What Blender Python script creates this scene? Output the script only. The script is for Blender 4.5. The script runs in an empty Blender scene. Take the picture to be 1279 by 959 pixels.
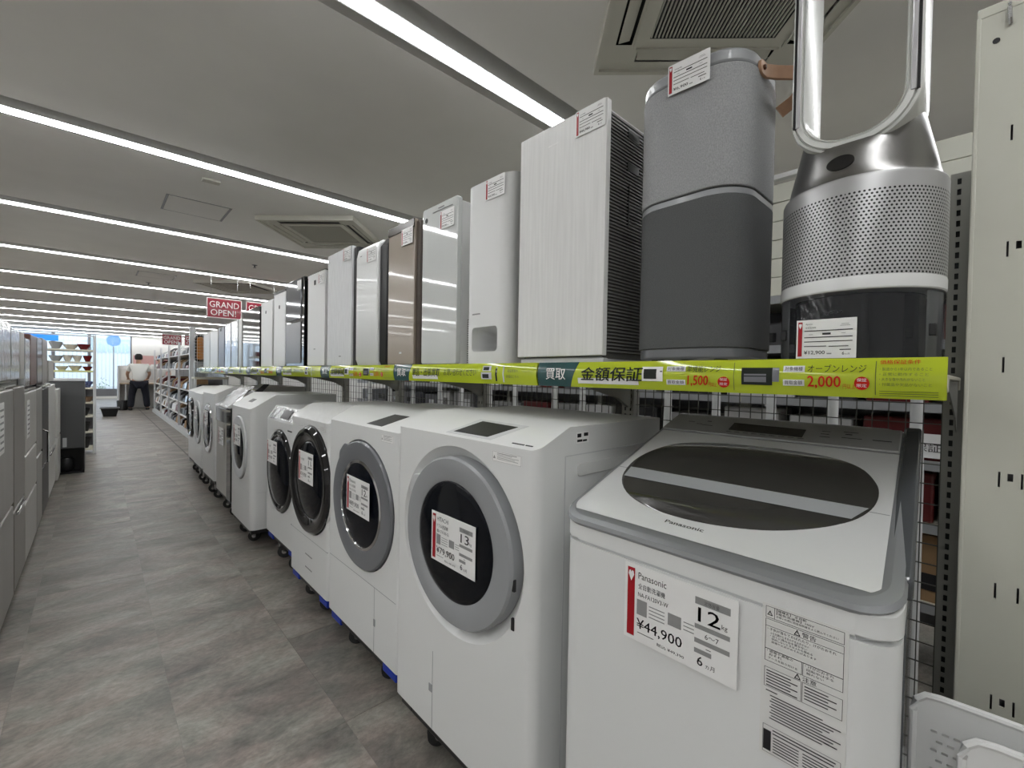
import bpy, bmesh, math, random
from math import sin, cos, pi, radians, atan, sqrt
from mathutils import Vector, Matrix
R = random.Random(7)
C = bpy.context.scene
COL = C.collection

# ------------------------------------------------------------------ camera
H = 1.25
yaw = atan(520/555); pitch = radians(1.0); roll = radians(1.0)
fw = Vector((sin(yaw)*cos(pitch), cos(yaw)*cos(pitch), -sin(pitch)))
r0 = Vector((cos(yaw), -sin(yaw), 0)); u0 = r0.cross(fw)
rr = r0*cos(roll)+u0*sin(roll); uu = -r0*sin(roll)+u0*cos(roll)
cam = bpy.data.cameras.new('camera'); camo = bpy.data.objects.new('camera', cam); COL.objects.link(camo)
m = Matrix((rr, uu, -fw)).transposed().to_4x4(); m.translation = Vector((0, 0, H))
camo.matrix_world = m
cam.sensor_fit = 'HORIZONTAL'; cam.sensor_width = 36; cam.lens = 36*555/1279; cam.clip_start = .02; cam.clip_end = 200
C.camera = camo
# ------------------------------------------------------------------ world, exposure
w = bpy.data.worlds.new('sky'); C.world = w; w.use_nodes = True
bg = w.node_tree.nodes['Background']; bg.inputs[0].default_value = (.72, .86, 1, 1); bg.inputs[1].default_value = 2.8
C.view_settings.view_transform = 'Standard'; C.view_settings.look = 'None'; C.view_settings.gamma = 1
C.view_settings.exposure = 0.0
LAMP = 22.0          # emission of the tube diffusers
try:
    C.cycles.use_light_tree = True; C.cycles.max_bounces = 8; C.cycles.diffuse_bounces = 5
    C.cycles.sample_clamp_indirect = 6; C.cycles.caustics_reflective = False; C.cycles.caustics_refractive = False
    C.cycles.use_denoising = True
except Exception: pass

# ------------------------------------------------------------------ materials
MATS = {}
def mat(n, c=(.8, .8, .8), r=.5, metal=0, spec=.5, coat=0, trans=0, alpha=1, emit=None, noise=None, bump=None, ior=1.45):
    """noise = (scale, amount, stretch) value variation; bump = (scale, strength, stretch)"""
    if n in MATS: return MATS[n]
    M = bpy.data.materials.new(n); M.use_nodes = True; nt = M.node_tree; b = nt.nodes['Principled BSDF']
    c4 = (c[0], c[1], c[2], 1)
    b.inputs['Base Color'].default_value = c4; b.inputs['Roughness'].default_value = r
    b.inputs['Metallic'].default_value = metal; b.inputs['Specular IOR Level'].default_value = spec
    b.inputs['Coat Weight'].default_value = coat; b.inputs['Coat Roughness'].default_value = .04
    b.inputs['Transmission Weight'].default_value = trans; b.inputs['Alpha'].default_value = alpha
    b.inputs['IOR'].default_value = ior
    if emit: b.inputs['Emission Color'].default_value = (*emit[0], 1); b.inputs['Emission Strength'].default_value = emit[1]
    def tex(scale, stretch, detail=4):
        g = nt.nodes.new('ShaderNodeNewGeometry'); mp = nt.nodes.new('ShaderNodeMapping'); mp.inputs['Scale'].default_value = stretch
        t = nt.nodes.new('ShaderNodeTexNoise'); t.inputs['Scale'].default_value = scale; t.inputs['Detail'].default_value = detail
        nt.links.new(g.outputs['Position'], mp.inputs[0]); nt.links.new(mp.outputs[0], t.inputs['Vector']); return t
    if noise:
        t = tex(noise[0], noise[2]); rm = nt.nodes.new('ShaderNodeMapRange')
        rm.inputs[1].default_value = .3; rm.inputs[2].default_value = .7
        rm.inputs[3].default_value = 1-noise[1]; rm.inputs[4].default_value = 1+noise[1]
        mx = nt.nodes.new('ShaderNodeVectorMath'); mx.operation = 'SCALE'; mx.inputs[0].default_value = c
        nt.links.new(t.outputs['Fac'], rm.inputs[0]); nt.links.new(rm.outputs[0], mx.inputs['Scale']); nt.links.new(mx.outputs[0], b.inputs['Base Color'])
    if bump:
        t = tex(bump[0], bump[2]); bp = nt.nodes.new('ShaderNodeBump'); bp.inputs['Strength'].default_value = bump[1]; bp.inputs['Distance'].default_value = .002
        nt.links.new(t.outputs['Fac'], bp.inputs['Height']); nt.links.new(bp.outputs[0], b.inputs['Normal'])
    MATS[n] = M; return M
U = (1, 1, 1)
white = mat('white enamel', (.74, .75, .745), .28, coat=.2)
whiteb = mat('white plastic', (.73, .735, .73), .38)
wside = mat('white painted steel', (.66, .665, .655), .35, bump=(300, .1, U))
warm = mat('beige painted steel', (.56, .56, .49), .45, noise=(6, .03, U))
silverlid = mat('silver satin lid', (.74, .75, .75), .30, metal=.35)
greyrim = mat('grey metallic plastic', (.29, .30, .31), .30, metal=.5)
darkside = mat('dark gloss trim and side shade', (.06, .065, .07), .18, coat=.4)  # dark lid trim; also the shade painted on the washer's right side
grey = mat('mid grey plastic', (.30, .31, .32), .33, coat=.2)
dgrey = mat('slate grey plastic', (.16, .165, .18), .3, coat=.3)
lgrey = mat('light grey plastic', (.58, .59, .60), .35)
black = mat('black plastic', (.012, .012, .013), .4)
panelblack = mat('dark display plastic', (.018, .018, .02), .3, spec=.25)
glossblack = mat('gloss black', (.008, .008, .009), .06, coat=.6)
rubber = mat('black rubber', (.02, .02, .02), .7)
glassdark = mat('smoked door glass', (.004, .005, .008), .05, spec=.22)
smoke = mat('clear smoked glass', (.006, .008, .014), .05, alpha=.55, spec=.3)
lidglass = mat('smoked lid glass', (.035, .034, .032), .07, coat=.5)
steel = mat('stainless steel', (.55, .55, .56), .25, metal=1)
brushed = mat('brushed nickel', (.27, .265, .26), .28, metal=1, bump=(60, .1, (1, 1, 25)))
chrome = mat('chrome', (.75, .75, .76), .1, metal=1)
paper = mat('white card', (.84, .84, .83), .45)
red = mat('price tag red', (.36, .004, .012), .4)
ink = mat('black ink', (.012, .012, .014), .5)
inkgrey = mat('grey print', (.28, .28, .28), .5)
inkred = mat('red print', (.55, .02, .01), .6, spec=.2)
lime = mat('lime green print', (.44, .53, .028), .07, coat=.3)
teal = mat('dark teal print', (.022, .075, .075), .16, coat=.5)
blue = mat('blue dolly plastic', (.008, .035, .36), .4)
leather = mat('tan leather', (.50, .30, .19), .5, noise=(40, .08, U))
fabL = mat('light grey woven fabric', (.33, .335, .34), .9, noise=(420, .16, (1, 1, .6)), bump=(600, .35, U))
fabD = mat('charcoal woven fabric', (.095, .098, .10), .85, noise=(420, .18, (1, 1, 2.0)), bump=(300, .6, (1, 1, 2)))
wood = mat('white wood grain panel', (.74, .74, .73), .42, noise=(14, .05, (8, 8, .35)), bump=(26, .9, (4, 4, .12)))
wood2 = mat('pale grey grain panel', (.66, .67, .68), .42, noise=(25, .07, (5, 5, .5)), bump=(40, .6, (4, 4, .3)))
taupe = mat('taupe gloss panel', (.36, .31, .26), .18, coat=.5)
panelgloss = mat('pale grey gloss panel', (.62, .64, .63), .05, coat=.6)
panelmir = mat('grey mirror gloss', (.28, .29, .31), .06, metal=.4)
foil = mat('crinkled clear film over steel', (.50, .51, .52), .12, metal=.6, bump=(22, 3.0, (1, 1, .5)))
film = mat('crinkled clear film', (.9, .9, .9), .08, alpha=.28, bump=(30, 4.0, U))
frA = mat('grey brushed fridge door', (.30, .29, .27), .3, metal=.3, noise=(8, .06, (1, 1, .3)))
frB = mat('champagne fridge door', (.46, .45, .42), .3, metal=.2, noise=(8, .05, (1, 1, .3)))
frW = mat('white fridge door', (.62, .62, .59), .3)
frback = mat('grey steel fridge back', (.105, .107, .11), .5, metal=.3)
brown = mat('reddish brown door', (.10, .042, .032), .3)
amber = mat('amber heater glass', (.45, .17, .02), .3)
shelfc = mat('ivory shelf paint', (.62, .60, .50), .45)
upr = mat('grey shelf upright', (.30, .30, .27), .4, metal=.3)
wire = mat('grey wire', (.10, .10, .09), .4, metal=.6)
ceil = mat('ceiling board', (.86, .85, .83), .9, noise=(3, .02, U))
wallm = mat('white wall paper', (.72, .72, .70), .85)
acm = mat('ivory vent plastic', (.60, .59, .53), .5)
cart = mat('brown cardboard', (.30, .19, .10), .8, noise=(10, .1, U))
maroon = mat('maroon sign board', (.26, .006, .022), .12, coat=.4)
skin = mat('skin', (.50, .30, .21), .55)
hairm = mat('black hair', (.012, .01, .009), .6)
shirtm = mat('white cotton', (.72, .73, .70), .85)
navy = mat('navy cloth', (.006, .007, .014), .85)
outw = mat('pale outside facade', (.75, .80, .84), .7)
bluesign = mat('blue sign', (.02, .22, .75), .4)
green = mat('leaf green', (.06, .16, .03), .7)
glass = mat('window glass', (.9, .97, 1), .02, alpha=.12)
lampm = mat('lamp diffuser', (1, 1, 1), .5, emit=((.985, .995, 1), LAMP))

def floor_mat():
    M = bpy.data.materials.new('marbled vinyl tile'); M.use_nodes = True; nt = M.node_tree; N = nt.nodes; L = nt.links; b = N['Principled BSDF']
    g = N.new('ShaderNodeNewGeometry'); oi = N.new('ShaderNodeObjectInfo')
    mul = N.new('ShaderNodeMath'); mul.operation = 'MULTIPLY'; mul.inputs[1].default_value = 40
    L.new(oi.outputs['Random'], mul.inputs[0])
    cx = N.new('ShaderNodeCombineXYZ'); L.new(mul.outputs[0], cx.inputs[2])
    add = N.new('ShaderNodeVectorMath'); L.new(g.outputs['Position'], add.inputs[0]); L.new(cx.outputs[0], add.inputs[1])
    mp = N.new('ShaderNodeMapping'); mp.inputs['Scale'].default_value = (1.0, 1.7, 1); mp.inputs['Rotation'].default_value = (0, 0, .35)
    L.new(add.outputs[0], mp.inputs[0])
    n1 = N.new('ShaderNodeTexNoise'); n1.inputs['Scale'].default_value = 2.6; n1.inputs['Detail'].default_value = 9; n1.inputs['Roughness'].default_value = .68; n1.inputs['Distortion'].default_value = .7
    n2 = N.new('ShaderNodeTexNoise'); n2.inputs['Scale'].default_value = 38; n2.inputs['Detail'].default_value = 5; n2.inputs['Roughness'].default_value = .7
    n3 = N.new('ShaderNodeTexNoise'); n3.inputs['Scale'].default_value = 5; n3.inputs['Detail'].default_value = 6
    for n in (n1, n2, n3): L.new(mp.outputs[0], n.inputs['Vector'])
    cr = N.new('ShaderNodeValToRGB'); e = cr.color_ramp.elements
    e[0].position = .28; e[0].color = (.07, .064, .060, 1); e[1].position = .72; e[1].color = (.31, .285, .26, 1)
    k = e.new(.5); k.color = (.18, .165, .151, 1)
    L.new(n1.outputs['Fac'], cr.inputs[0])
    cr3 = N.new('ShaderNodeValToRGB'); e = cr3.color_ramp.elements; e[0].position = .38; e[0].color = (1.05, .97, .93, 1); e[1].position = .62; e[1].color = (.95, 1.0, .95, 1)
    L.new(n3.outputs['Fac'], cr3.inputs[0])
    m1 = N.new('ShaderNodeVectorMath'); m1.operation = 'MULTIPLY'; L.new(cr.outputs[0], m1.inputs[0]); L.new(cr3.outputs[0], m1.inputs[1])
    mr = N.new('ShaderNodeMapRange'); mr.inputs[1].default_value = .35; mr.inputs[2].default_value = .65; mr.inputs[3].default_value = .80; mr.inputs[4].default_value = 1.20
    L.new(n2.outputs['Fac'], mr.inputs[0])
    rt = N.new('ShaderNodeMapRange'); rt.inputs[3].default_value = .94; rt.inputs[4].default_value = 1.06; L.new(oi.outputs['Random'], rt.inputs[0])
    mm = N.new('ShaderNodeMath'); mm.operation = 'MULTIPLY'; L.new(mr.outputs[0], mm.inputs[0]); L.new(rt.outputs[0], mm.inputs[1])
    m2 = N.new('ShaderNodeVectorMath'); m2.operation = 'SCALE'; L.new(m1.outputs[0], m2.inputs[0]); L.new(mm.outputs[0], m2.inputs['Scale'])
    L.new(m2.outputs[0], b.inputs['Base Color']); b.inputs['Roughness'].default_value = .42; b.inputs['Specular IOR Level'].default_value = .55
    bp = N.new('ShaderNodeBump'); bp.inputs['Strength'].default_value = .25; bp.inputs['Distance'].default_value = .002
    L.new(n2.outputs['Fac'], bp.inputs['Height']); L.new(bp.outputs[0], b.inputs['Normal'])
    return M
floorm = floor_mat()

def perf_mat():
    """satin grey sheet punched with staggered round holes, laid out on the cylinder (object coordinates)"""
    M = bpy.data.materials.new('perforated grey sheet'); M.use_nodes = True; nt = M.node_tree; N = nt.nodes; L = nt.links; b = N['Principled BSDF']
    tc = N.new('ShaderNodeTexCoord'); sp = N.new('ShaderNodeSeparateXYZ'); L.new(tc.outputs['Object'], sp.inputs[0])
    def math_(op, a=None, bb=None):
        n = N.new('ShaderNodeMath'); n.operation = op
        for i, v in enumerate((a, bb)):
            if v is None: continue
            if isinstance(v, (int, float)): n.inputs[i].default_value = v
            else: L.new(v, n.inputs[i])
        return n.outputs[0]
    ang = math_('ARCTAN2', sp.outputs[1], sp.outputs[0])
    P = .0076
    u = math_('MULTIPLY', ang, .140/P); v = math_('MULTIPLY', sp.outputs[2], 1/(P*.86))
    row = math_('FLOOR', v); half = math_('MULTIPLY', math_('MODULO', math_('ABSOLUTE', row), 2), .5)
    fu = math_('SUBTRACT', math_('FRACT', math_('ADD', u, half)), .5)
    fv = math_('MULTIPLY', math_('SUBTRACT', math_('FRACT', v), .5), .86)
    d = math_('SQRT', math_('ADD', math_('MULTIPLY', fu, fu), math_('MULTIPLY', fv, fv)))
    hole = math_('LESS_THAN', d, .27)
    zin = math_('MULTIPLY', math_('GREATER_THAN', sp.outputs[2], .182), math_('LESS_THAN', sp.outputs[2], .352))
    f = math_('MULTIPLY', hole, zin)
    mx = N.new('ShaderNodeMix'); mx.data_type = 'RGBA'; L.new(f, mx.inputs[0]); mx.inputs[6].default_value = (.42, .42, .42, 1); mx.inputs[7].default_value = (.012, .012, .012, 1)
    L.new(mx.outputs[2], b.inputs['Base Color']); b.inputs['Metallic'].default_value = .45; b.inputs['Roughness'].default_value = .38
    return M
perf = perf_mat()

# ------------------------------------------------------------------ mesh builder
TXT = {}
def text_mesh(s, bold=0.0):
    k = (s, bold)
    if bold and k not in TXT:      # bold by doubling the strokes sideways
        V, F, W, Hh = text_mesh(s, 0); d = bold*1.6; n = len(V)
        TXT[k] = (V+[(a+d, b) for a, b in V]+[(a+d/2, b+d/2) for a, b in V], F+[tuple(i+n for i in f) for f in F]+[tuple(i+2*n for i in f) for f in F], W+d, Hh+d/2)
        return TXT[k]
    if k not in TXT:
        cu = bpy.data.curves.new('t', 'FONT'); cu.body = s; cu.size = 1; cu.resolution_u = 2; cu.offset = 0
        cu.align_x = 'LEFT'
        o = bpy.data.objects.new('t', cu); me = bpy.data.meshes.new_from_object(o)
        vs = [tuple(v.co) for v in me.vertices]; fs = [tuple(p.vertices) for p in me.polygons]
        bpy.data.objects.remove(o); bpy.data.meshes.remove(me); bpy.data.curves.remove(cu)
        if not vs: vs = [(0, 0, 0), (1, 0, 0), (0, 1, 0)]; fs = []
        x0 = min(v[0] for v in vs); x1 = max(v[0] for v in vs); y0 = min(v[1] for v in vs); y1 = max(v[1] for v in vs)
        TXT[k] = ([(v[0]-x0, v[1]-y0) for v in vs], fs, x1-x0, y1-y0)
    return TXT[k]

WARP = None
class MB:
    def __init__(s): s.v = []; s.f = []; s.m = []
    def add(s, vs, fs, m=0):
        o = len(s.v); s.v += [tuple(p) for p in vs]
        for f in fs: s.f.append(tuple(i+o for i in f)); s.m.append(m)
        return s
    def box(s, x0, x1, y0, y1, z0, z1, m=0):
        return s.add([(x, y, z) for x in (x0, x1) for y in (y0, y1) for z in (z0, z1)],
                     [(0, 1, 3, 2), (4, 6, 7, 5), (0, 4, 5, 1), (2, 3, 7, 6), (0, 2, 6, 4), (1, 5, 7, 3)], m)
    def frame(s, o, ux, uy, un, pts, h0, h1, m=0, cap=True):
        """extrude the 2D polygon pts (in ux, uy) from height h0 to h1 along un"""
        o, ux, uy, un = map(Vector, (o, ux, uy, un)); n = len(pts)
        vs = [o+ux*p[0]+uy*p[1]+un*h for h in (h0, h1) for p in pts]
        fs = [(i, (i+1) % n, n+(i+1) % n, n+i) for i in range(n)]
        if cap: fs += [tuple(range(n))[::-1], tuple(range(n, 2*n))]
        return s.add(vs, fs, m)
    def lathe(s, prof, o=(0, 0, 0), ax=(0, 0, 1), n=48, m=0, sc=(1, 1)):
        """prof = [(radius, height along ax)]"""
        o = Vector(o); ax = Vector(ax).normalized(); a = Vector((0, 0, 1)) if abs(ax.z) < .9 else Vector((1, 0, 0))
        e1 = ax.cross(a).normalized(); e2 = ax.cross(e1); vs = []; fs = []
        for (r, h) in prof:
            for i in range(n):
                t = 2*pi*i/n; vs.append(o+ax*h+e1*(r*cos(t)*sc[0])+e2*(r*sin(t)*sc[1]))
        for j in range(len(prof)-1):
            for i in range(n): k = (i+1) % n; fs.append((j*n+i, j*n+k, (j+1)*n+k, (j+1)*n+i))
        if prof[0][0] > 1e-5: fs.append(tuple(range(n))[::-1])
        if prof[-1][0] > 1e-5: fs.append(tuple((len(prof)-1)*n+i for i in range(n)))
        return s.add(vs, fs, m)
    def ring(s, prof, o, ax, n=64, m=0, sc=(1, 1)):
        """closed profile swept round an axis"""
        o = Vector(o); ax = Vector(ax).normalized(); a = Vector((0, 0, 1)) if abs(ax.z) < .9 else Vector((1, 0, 0))
        e1 = ax.cross(a).normalized(); e2 = ax.cross(e1); vs = []; fs = []; k = len(prof)
        for (r, h) in prof:
            for i in range(n):
                t = 2*pi*i/n; vs.append(o+ax*h+e1*(r*cos(t)*sc[0])+e2*(r*sin(t)*sc[1]))
        for j in range(k):
            for i in range(n): q = (i+1) % n; p = (j+1) % k; fs.append((j*n+i, j*n+q, p*n+q, p*n+i))
        return s.add(vs, fs, m)
    def bar(s, a, b, r, m=0, n=6):
        a = Vector(a); b = Vector(b); ax = b-a
        return s.lathe([(r, 0), (r, ax.length)], a, ax, n, m)
    def tube(s, pts, r, m=0, n=8):
        pts = [Vector(p) for p in pts]; vs = []; fs = []
        up = Vector((0, 0, 1))
        for i, p in enumerate(pts):
            d = (pts[min(i+1, len(pts)-1)]-pts[max(i-1, 0)]).normalized()
            a = up if abs(d.dot(up)) < .95 else Vector((1, 0, 0))
            e1 = d.cross(a).normalized(); e2 = d.cross(e1); q = r[i] if isinstance(r, (list, tuple)) else r
            for k in range(n): t = 2*pi*k/n; vs.append(p+e1*q*cos(t)+e2*q*sin(t))
        for i in range(len(pts)-1):
            for k in range(n): q = (k+1) % n; fs.append((i*n+k, i*n+q, (i+1)*n+q, (i+1)*n+k))
        fs += [tuple(range(n))[::-1], tuple((len(pts)-1)*n+k for k in range(n))]
        return s.add(vs, fs, m)
    def text(s, t, o, h, ux=(0, -1, 0), uy=(0, 0, 1), m=0, w=None, bold=0.0, slant=0.0):
        """text with total height h (and width w), lower left corner at o"""
        P, fs, W, Hh = text_mesh(t, bold); o = Vector(o); ux = Vector(ux); uy = Vector(uy)
        k = h/max(Hh, 1e-6); kx = (w/W) if w else k
        return s.add([o+ux*(p[0]*kx+p[1]*k*slant)+uy*(p[1]*k) for p in P], fs, m)
    def quad(s, o, w, h, ux=(0, -1, 0), uy=(0, 0, 1), m=0):
        o = Vector(o); ux = Vector(ux); uy = Vector(uy)
        return s.add([o, o+ux*w, o+ux*w+uy*h, o+uy*h], [(0, 1, 2, 3)], m)
    def build(s, name, mats, parent=None, bevel=0, smooth=35, seg=2, solid=0, recalc=True, **props):
        if not isinstance(mats, (list, tuple)): mats = [mats]
        org = parent_origin(parent) if parent else Vector((0, 0, 0))
        me = bpy.data.meshes.new(name)
        if WARP: s.v = [WARP(p) for p in s.v]
        me.from_pydata([tuple(Vector(p)-org) for p in s.v], [], s.f)
        for q in mats: me.materials.append(q)
        me.polygons.foreach_set('material_index', s.m)
        if recalc:
            bm = bmesh.new(); bm.from_mesh(me); bmesh.ops.recalc_face_normals(bm, faces=bm.faces); bm.to_mesh(me); bm.free()
        if smooth:
            me.polygons.foreach_set('use_smooth', [True]*len(me.polygons)); me.set_sharp_from_angle(angle=radians(smooth))
        o = bpy.data.objects.new(name, me); COL.objects.link(o)
        if parent: o.parent = parent
        if bevel:
            b = o.modifiers.new('b', 'BEVEL'); b.width = bevel; b.segments = seg; b.limit_method = 'ANGLE'; b.angle_limit = radians(40); b.harden_normals = False
        if solid:
            q = o.modifiers.new('s', 'SOLIDIFY'); q.thickness = solid; q.offset = 0
        for k, v in props.items(): o[k] = v
        return o
def parent_origin(p):
    o = Vector((0, 0, 0))
    while p is not None: o += p.location; p = p.parent
    return o
def T(name, label, cat, loc, group=None):
    o = bpy.data.objects.new(name, None); COL.objects.link(o); o.location = loc; o.empty_display_size = .05
    o['label'] = label; o['category'] = cat
    if group: o['group'] = group
    return o
def tag(o, label, cat, group=None):
    o['label'] = label; o['category'] = cat
    if group: o['group'] = group
    return o
def copy_tree(o, loc, label, group=None):
    def rec(a, par):
        c = a.copy(); COL.objects.link(c); c.parent = par
        for ch in a.children: rec(ch, c)
        return c
    r = rec(o, None); r.location = loc; r['label'] = label
    if group: r['group'] = group
    return r
def rrect(x0, x1, y0, y1, r, n=6):
    pts = []
    for (cx, cy, a) in ((x1-r, y1-r, 0), (x0+r, y1-r, 90), (x0+r, y0+r, 180), (x1-r, y0+r, 270)):
        for i in range(n+1): t = radians(a+90*i/n); pts.append((cx+r*cos(t), cy+r*sin(t)))
    return pts
def plate_holes(u0, u1, v0, v1, holes):
    """2D grid (verts, faces) of a plate with rectangular holes"""
    us = sorted({u0, u1, *[h[0] for h in holes], *[h[1] for h in holes]}); vs_ = sorted({v0, v1, *[h[2] for h in holes], *[h[3] for h in holes]})
    us = [a for a in us if u0 <= a <= u1]; vs_ = [a for a in vs_ if v0 <= a <= v1]
    V = [(a, b) for b in vs_ for a in us]; F = []; n = len(us)
    for j in range(len(vs_)-1):
        for i in range(n-1):
            cu = (us[i]+us[i+1])/2; cv = (vs_[j]+vs_[j+1])/2
            if any(h[0] < cu < h[1] and h[2] < cv < h[3] for h in holes): continue
            F.append((j*n+i, j*n+i+1, (j+1)*n+i+1, (j+1)*n+i))
    return V, F

# ------------------------------------------------------------------ the setting
ZC = 2.75; XL, XR, YB, YF = -6.5, 5.6, -4.2, 25.6
ROWS = [1.745+2.14*k for k in range(-2, 12)]; HW = .135
mb = MB().box(XL, XR, YB, YF, -.12, -.0012); mb.build('floor', floorm, kind='structure')
floor = bpy.data.objects['floor']
# separate vinyl tiles where their joints show
tw, tl = .446, .6567
tme = MB().frame((0, 0, 0), (1, 0, 0), (0, 1, 0), (0, 0, 1), [(.0006, .0006), (tw-.0006, .0006), (tw-.0006, tl-.0006), (.0006, tl-.0006)], -.004, 0)
t0 = tme.build('tile', floorm, floor, smooth=0)
first = True
for i in range(-2, 4):
    for j in range(0, 15):
        x = .211+tw*i; y = .2287+tl*j
        if x > 1.3: continue
        o = t0 if first else t0.copy()
        if not first: COL.objects.link(o)
        first = False
        o.location = (x, y, R.uniform(-.0003, .0003))
mb = MB()
ys = [YB]+[v for r in ROWS for v in (r-HW, r+HW)]+[YF]
for i in range(0, len(ys), 2): mb.box(XL, XR, ys[i], ys[i+1], ZC, ZC+.14)
mb.box(XL, XR, YB, YF, ZC+.14, ZC+.2)
mb.build('ceiling', ceil, smooth=0, kind='structure')
MB().box(XL-.1, XL, YB, YF, 0, ZC+.2).build('wall_left', wallm, smooth=0, kind='structure')
MB().box(XR, XR+.1, YB, YF, 0, ZC+.2).build('wall_right', wallm, smooth=0, kind='structure')
MB().box(XL, XR, YB-.1, YB, 0, ZC+.2).build('wall_back', wallm, smooth=0, kind='structure')
mb = MB().box(1.15, XR, YF, YF+.15, 0, ZC+.2).box(XL, 1.15, YF, YF+.15, 0, .1)
mb.build('wall_far', wallm, smooth=0, kind='structure')
# the shop front glazing
wx = [-6.5, -4.6, -2.9, -1.25, -.2, 1.15]
for i in range(5):
    a, b = wx[i], wx[i+1]; f = MB()
    f.box(a, a+.05, YF, YF+.08, .1, ZC); f.box(b-.05, b, YF, YF+.08, .1, ZC); f.box(a+.05, b-.05, YF, YF+.08, .1, .42 if i == 4 else .18); f.box(a+.05, b-.05, YF, YF+.08, ZC-.06, ZC)
    fo = f.build('window_%d' % (i+1), dgrey, smooth=0, kind='structure')
    MB().box(a+.05, b-.05, YF+.03, YF+.04, .18, ZC-.06).build('pane', glass, fo, smooth=0)

# ------------------------------------------------------------------ ceiling lights
NTH = {0: 'second row behind the camera', 1: 'row just behind the camera', 2: 'nearest, cut by the top edge of the view', 3: 'second row, running into the tall white purifier', 4: 'third row, near the square ceiling hatch',
       5: 'fourth row, just above the shelf purifiers', 6: 'fifth row, beyond the second ceiling hatch', 7: 'sixth row, behind the hanging maroon sign', 8: 'seventh row, level with the maroon sign lettering',
       9: 'eighth row', 10: 'ninth row', 11: 'tenth row', 12: 'eleventh row, second from the shop front', 13: 'farthest, right above the shop front glass'}
for k, y in enumerate(ROWS):
    t = T('ceiling_light', 'recessed white line of light tubes, '+NTH[k], 'light', (.156, y, ZC+.14), 'recessed light lines across the ceiling')
    xs = [.156+2.2*i for i in range(-3, 3)]
    MB().box(xs[0], 4.6, y-.054, y+.054, ZC+.03, ZC+.14).box(xs[0], 4.6, y-.054, y-.0455, ZC-.022, ZC+.03).box(xs[0], 4.6, y+.0455, y+.054, ZC-.022, ZC+.03).build('housing', whiteb, t, smooth=0)
    for i, a in enumerate(xs):
        b = min(a+2.2, 4.6)
        pts = [(-.045, .02), (-.045, -.021), (-.036, -.028), (.036, -.028), (.045, -.021), (.045, .02)]
        MB().frame((a+.006, y, ZC), (0, 1, 0), (0, 0, 1), (1, 0, 0), pts, 0, b-a-.012).build('diffuser', lampm, t, smooth=0)

# ------------------------------------------------------------------ ceiling fittings
def cassette(cx, cy, label):
    t = T('air_conditioner', label, 'air conditioner', (cx, cy, ZC), 'ceiling air conditioner cassettes')
    a = radians(45); ux = Vector((cos(a), sin(a), 0)); uy = Vector((-sin(a), cos(a), 0)); un = Vector((0, 0, -1)); o = Vector((cx, cy, ZC))
    V, F = plate_holes(-.475, .475, -.475, .475, [(-.30, .30, .335, .405), (-.30, .30, -.405, -.335), (.335, .405, -.30, .30), (-.405, -.335, -.30, .30), (-.265, .265, -.265, .265)])
    mb = MB(); mb.add([o+ux*p[0]+uy*p[1]+un*.035 for p in V], F)
    for (x0, x1, y0, y1) in ((-.475, .475, -.475, -.455), (-.475, .475, .455, .475), (-.475, -.455, -.455, .455), (.455, .475, -.455, .455)):
        mb.frame(o, ux, uy, un, [(x0, y0), (x1, y0), (x1, y1), (x0, y1)], 0, .048)
    mb.build('frame', acm, t, smooth=0, recalc=False)
    MB().frame(o, ux, uy, un, [(-.42, -.42), (.42, -.42), (.42, .42), (-.42, .42)], .001, .006).build('housing', black, t, smooth=0)
    for q in range(4):
        c, s_ = cos(q*pi/2), sin(q*pi/2); vx = ux*c+uy*s_; vy = -ux*s_+uy*c
        mb = MB(); n2 = (un*.94+vy*.34).normalized(); o2 = o+un*.022+vy*.37
        mb.frame(o2, vx, vy*.9+un*.25, un, [(-.295, -.027), (.295, -.027), (.295, .027), (-.295, .027)], 0, .006)
        mb.build('louver', acm, t, smooth=0)
        MB().frame(o, vx, vy, un, [(-.31, .318), (.31, .318), (.31, .324), (-.31, .324)], .034, .043).build('trim_strip', acm, t, smooth=0)
    mb = MB()
    for i in range(34):
        p = -.258+i*.0156; mb.frame(o, ux, uy, un, [(-.262, p), (-.262, p+.0055), (.262, p+.0055), (.262, p)], .026, .034)
    mb.build('grille', acm, t, smooth=0)
    return t
cassette(1.744, .654, 'large square air conditioner cassette overhead, nearest, above the fabric purifier')
cassette(1.78, 4.82, 'square air conditioner cassette between the second and third light rows')
cassette(1.84, 8.98, 'far air conditioner cassette above the end of the washer row')
cassette(1.84, 13.3, 'farthest air conditioner cassette before the counter')
for (x0, x1, y0, y1, lab) in ((.436, .92, 4.80, 5.28, 'square ceiling access hatch beside the small vent'), (.46, .94, 8.82, 9.3, 'farther square ceiling access hatch beyond the fourth light row')):
    t = T('ceiling_hatch', lab, 'hatch', ((x0+x1)/2, (y0+y1)/2, ZC))
    mb = MB(); w_ = .012
    for b in ((x0, x1, y0, y0+w_), (x0, x1, y1-w_, y1), (x0, x0+w_*1.6, y0, y1), (x1-w_*1.6, x1, y0, y1)): mb.box(*b, ZC-.002, ZC)
    mb.build('frame', dgrey, t, smooth=0)
    MB().box(x0+w_*1.6+.002, x1-w_*1.6-.002, y0+w_+.002, y1-w_-.002, ZC-.003, ZC).build('panel', ceil, t, smooth=0)
tag(MB().box(.60, .72, 4.17, 4.24, ZC-.018, ZC).build('ceiling_sensor', acm, bevel=.004), 'small ivory rectangular ceiling sensor beside the hatch', 'sensor')
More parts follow.
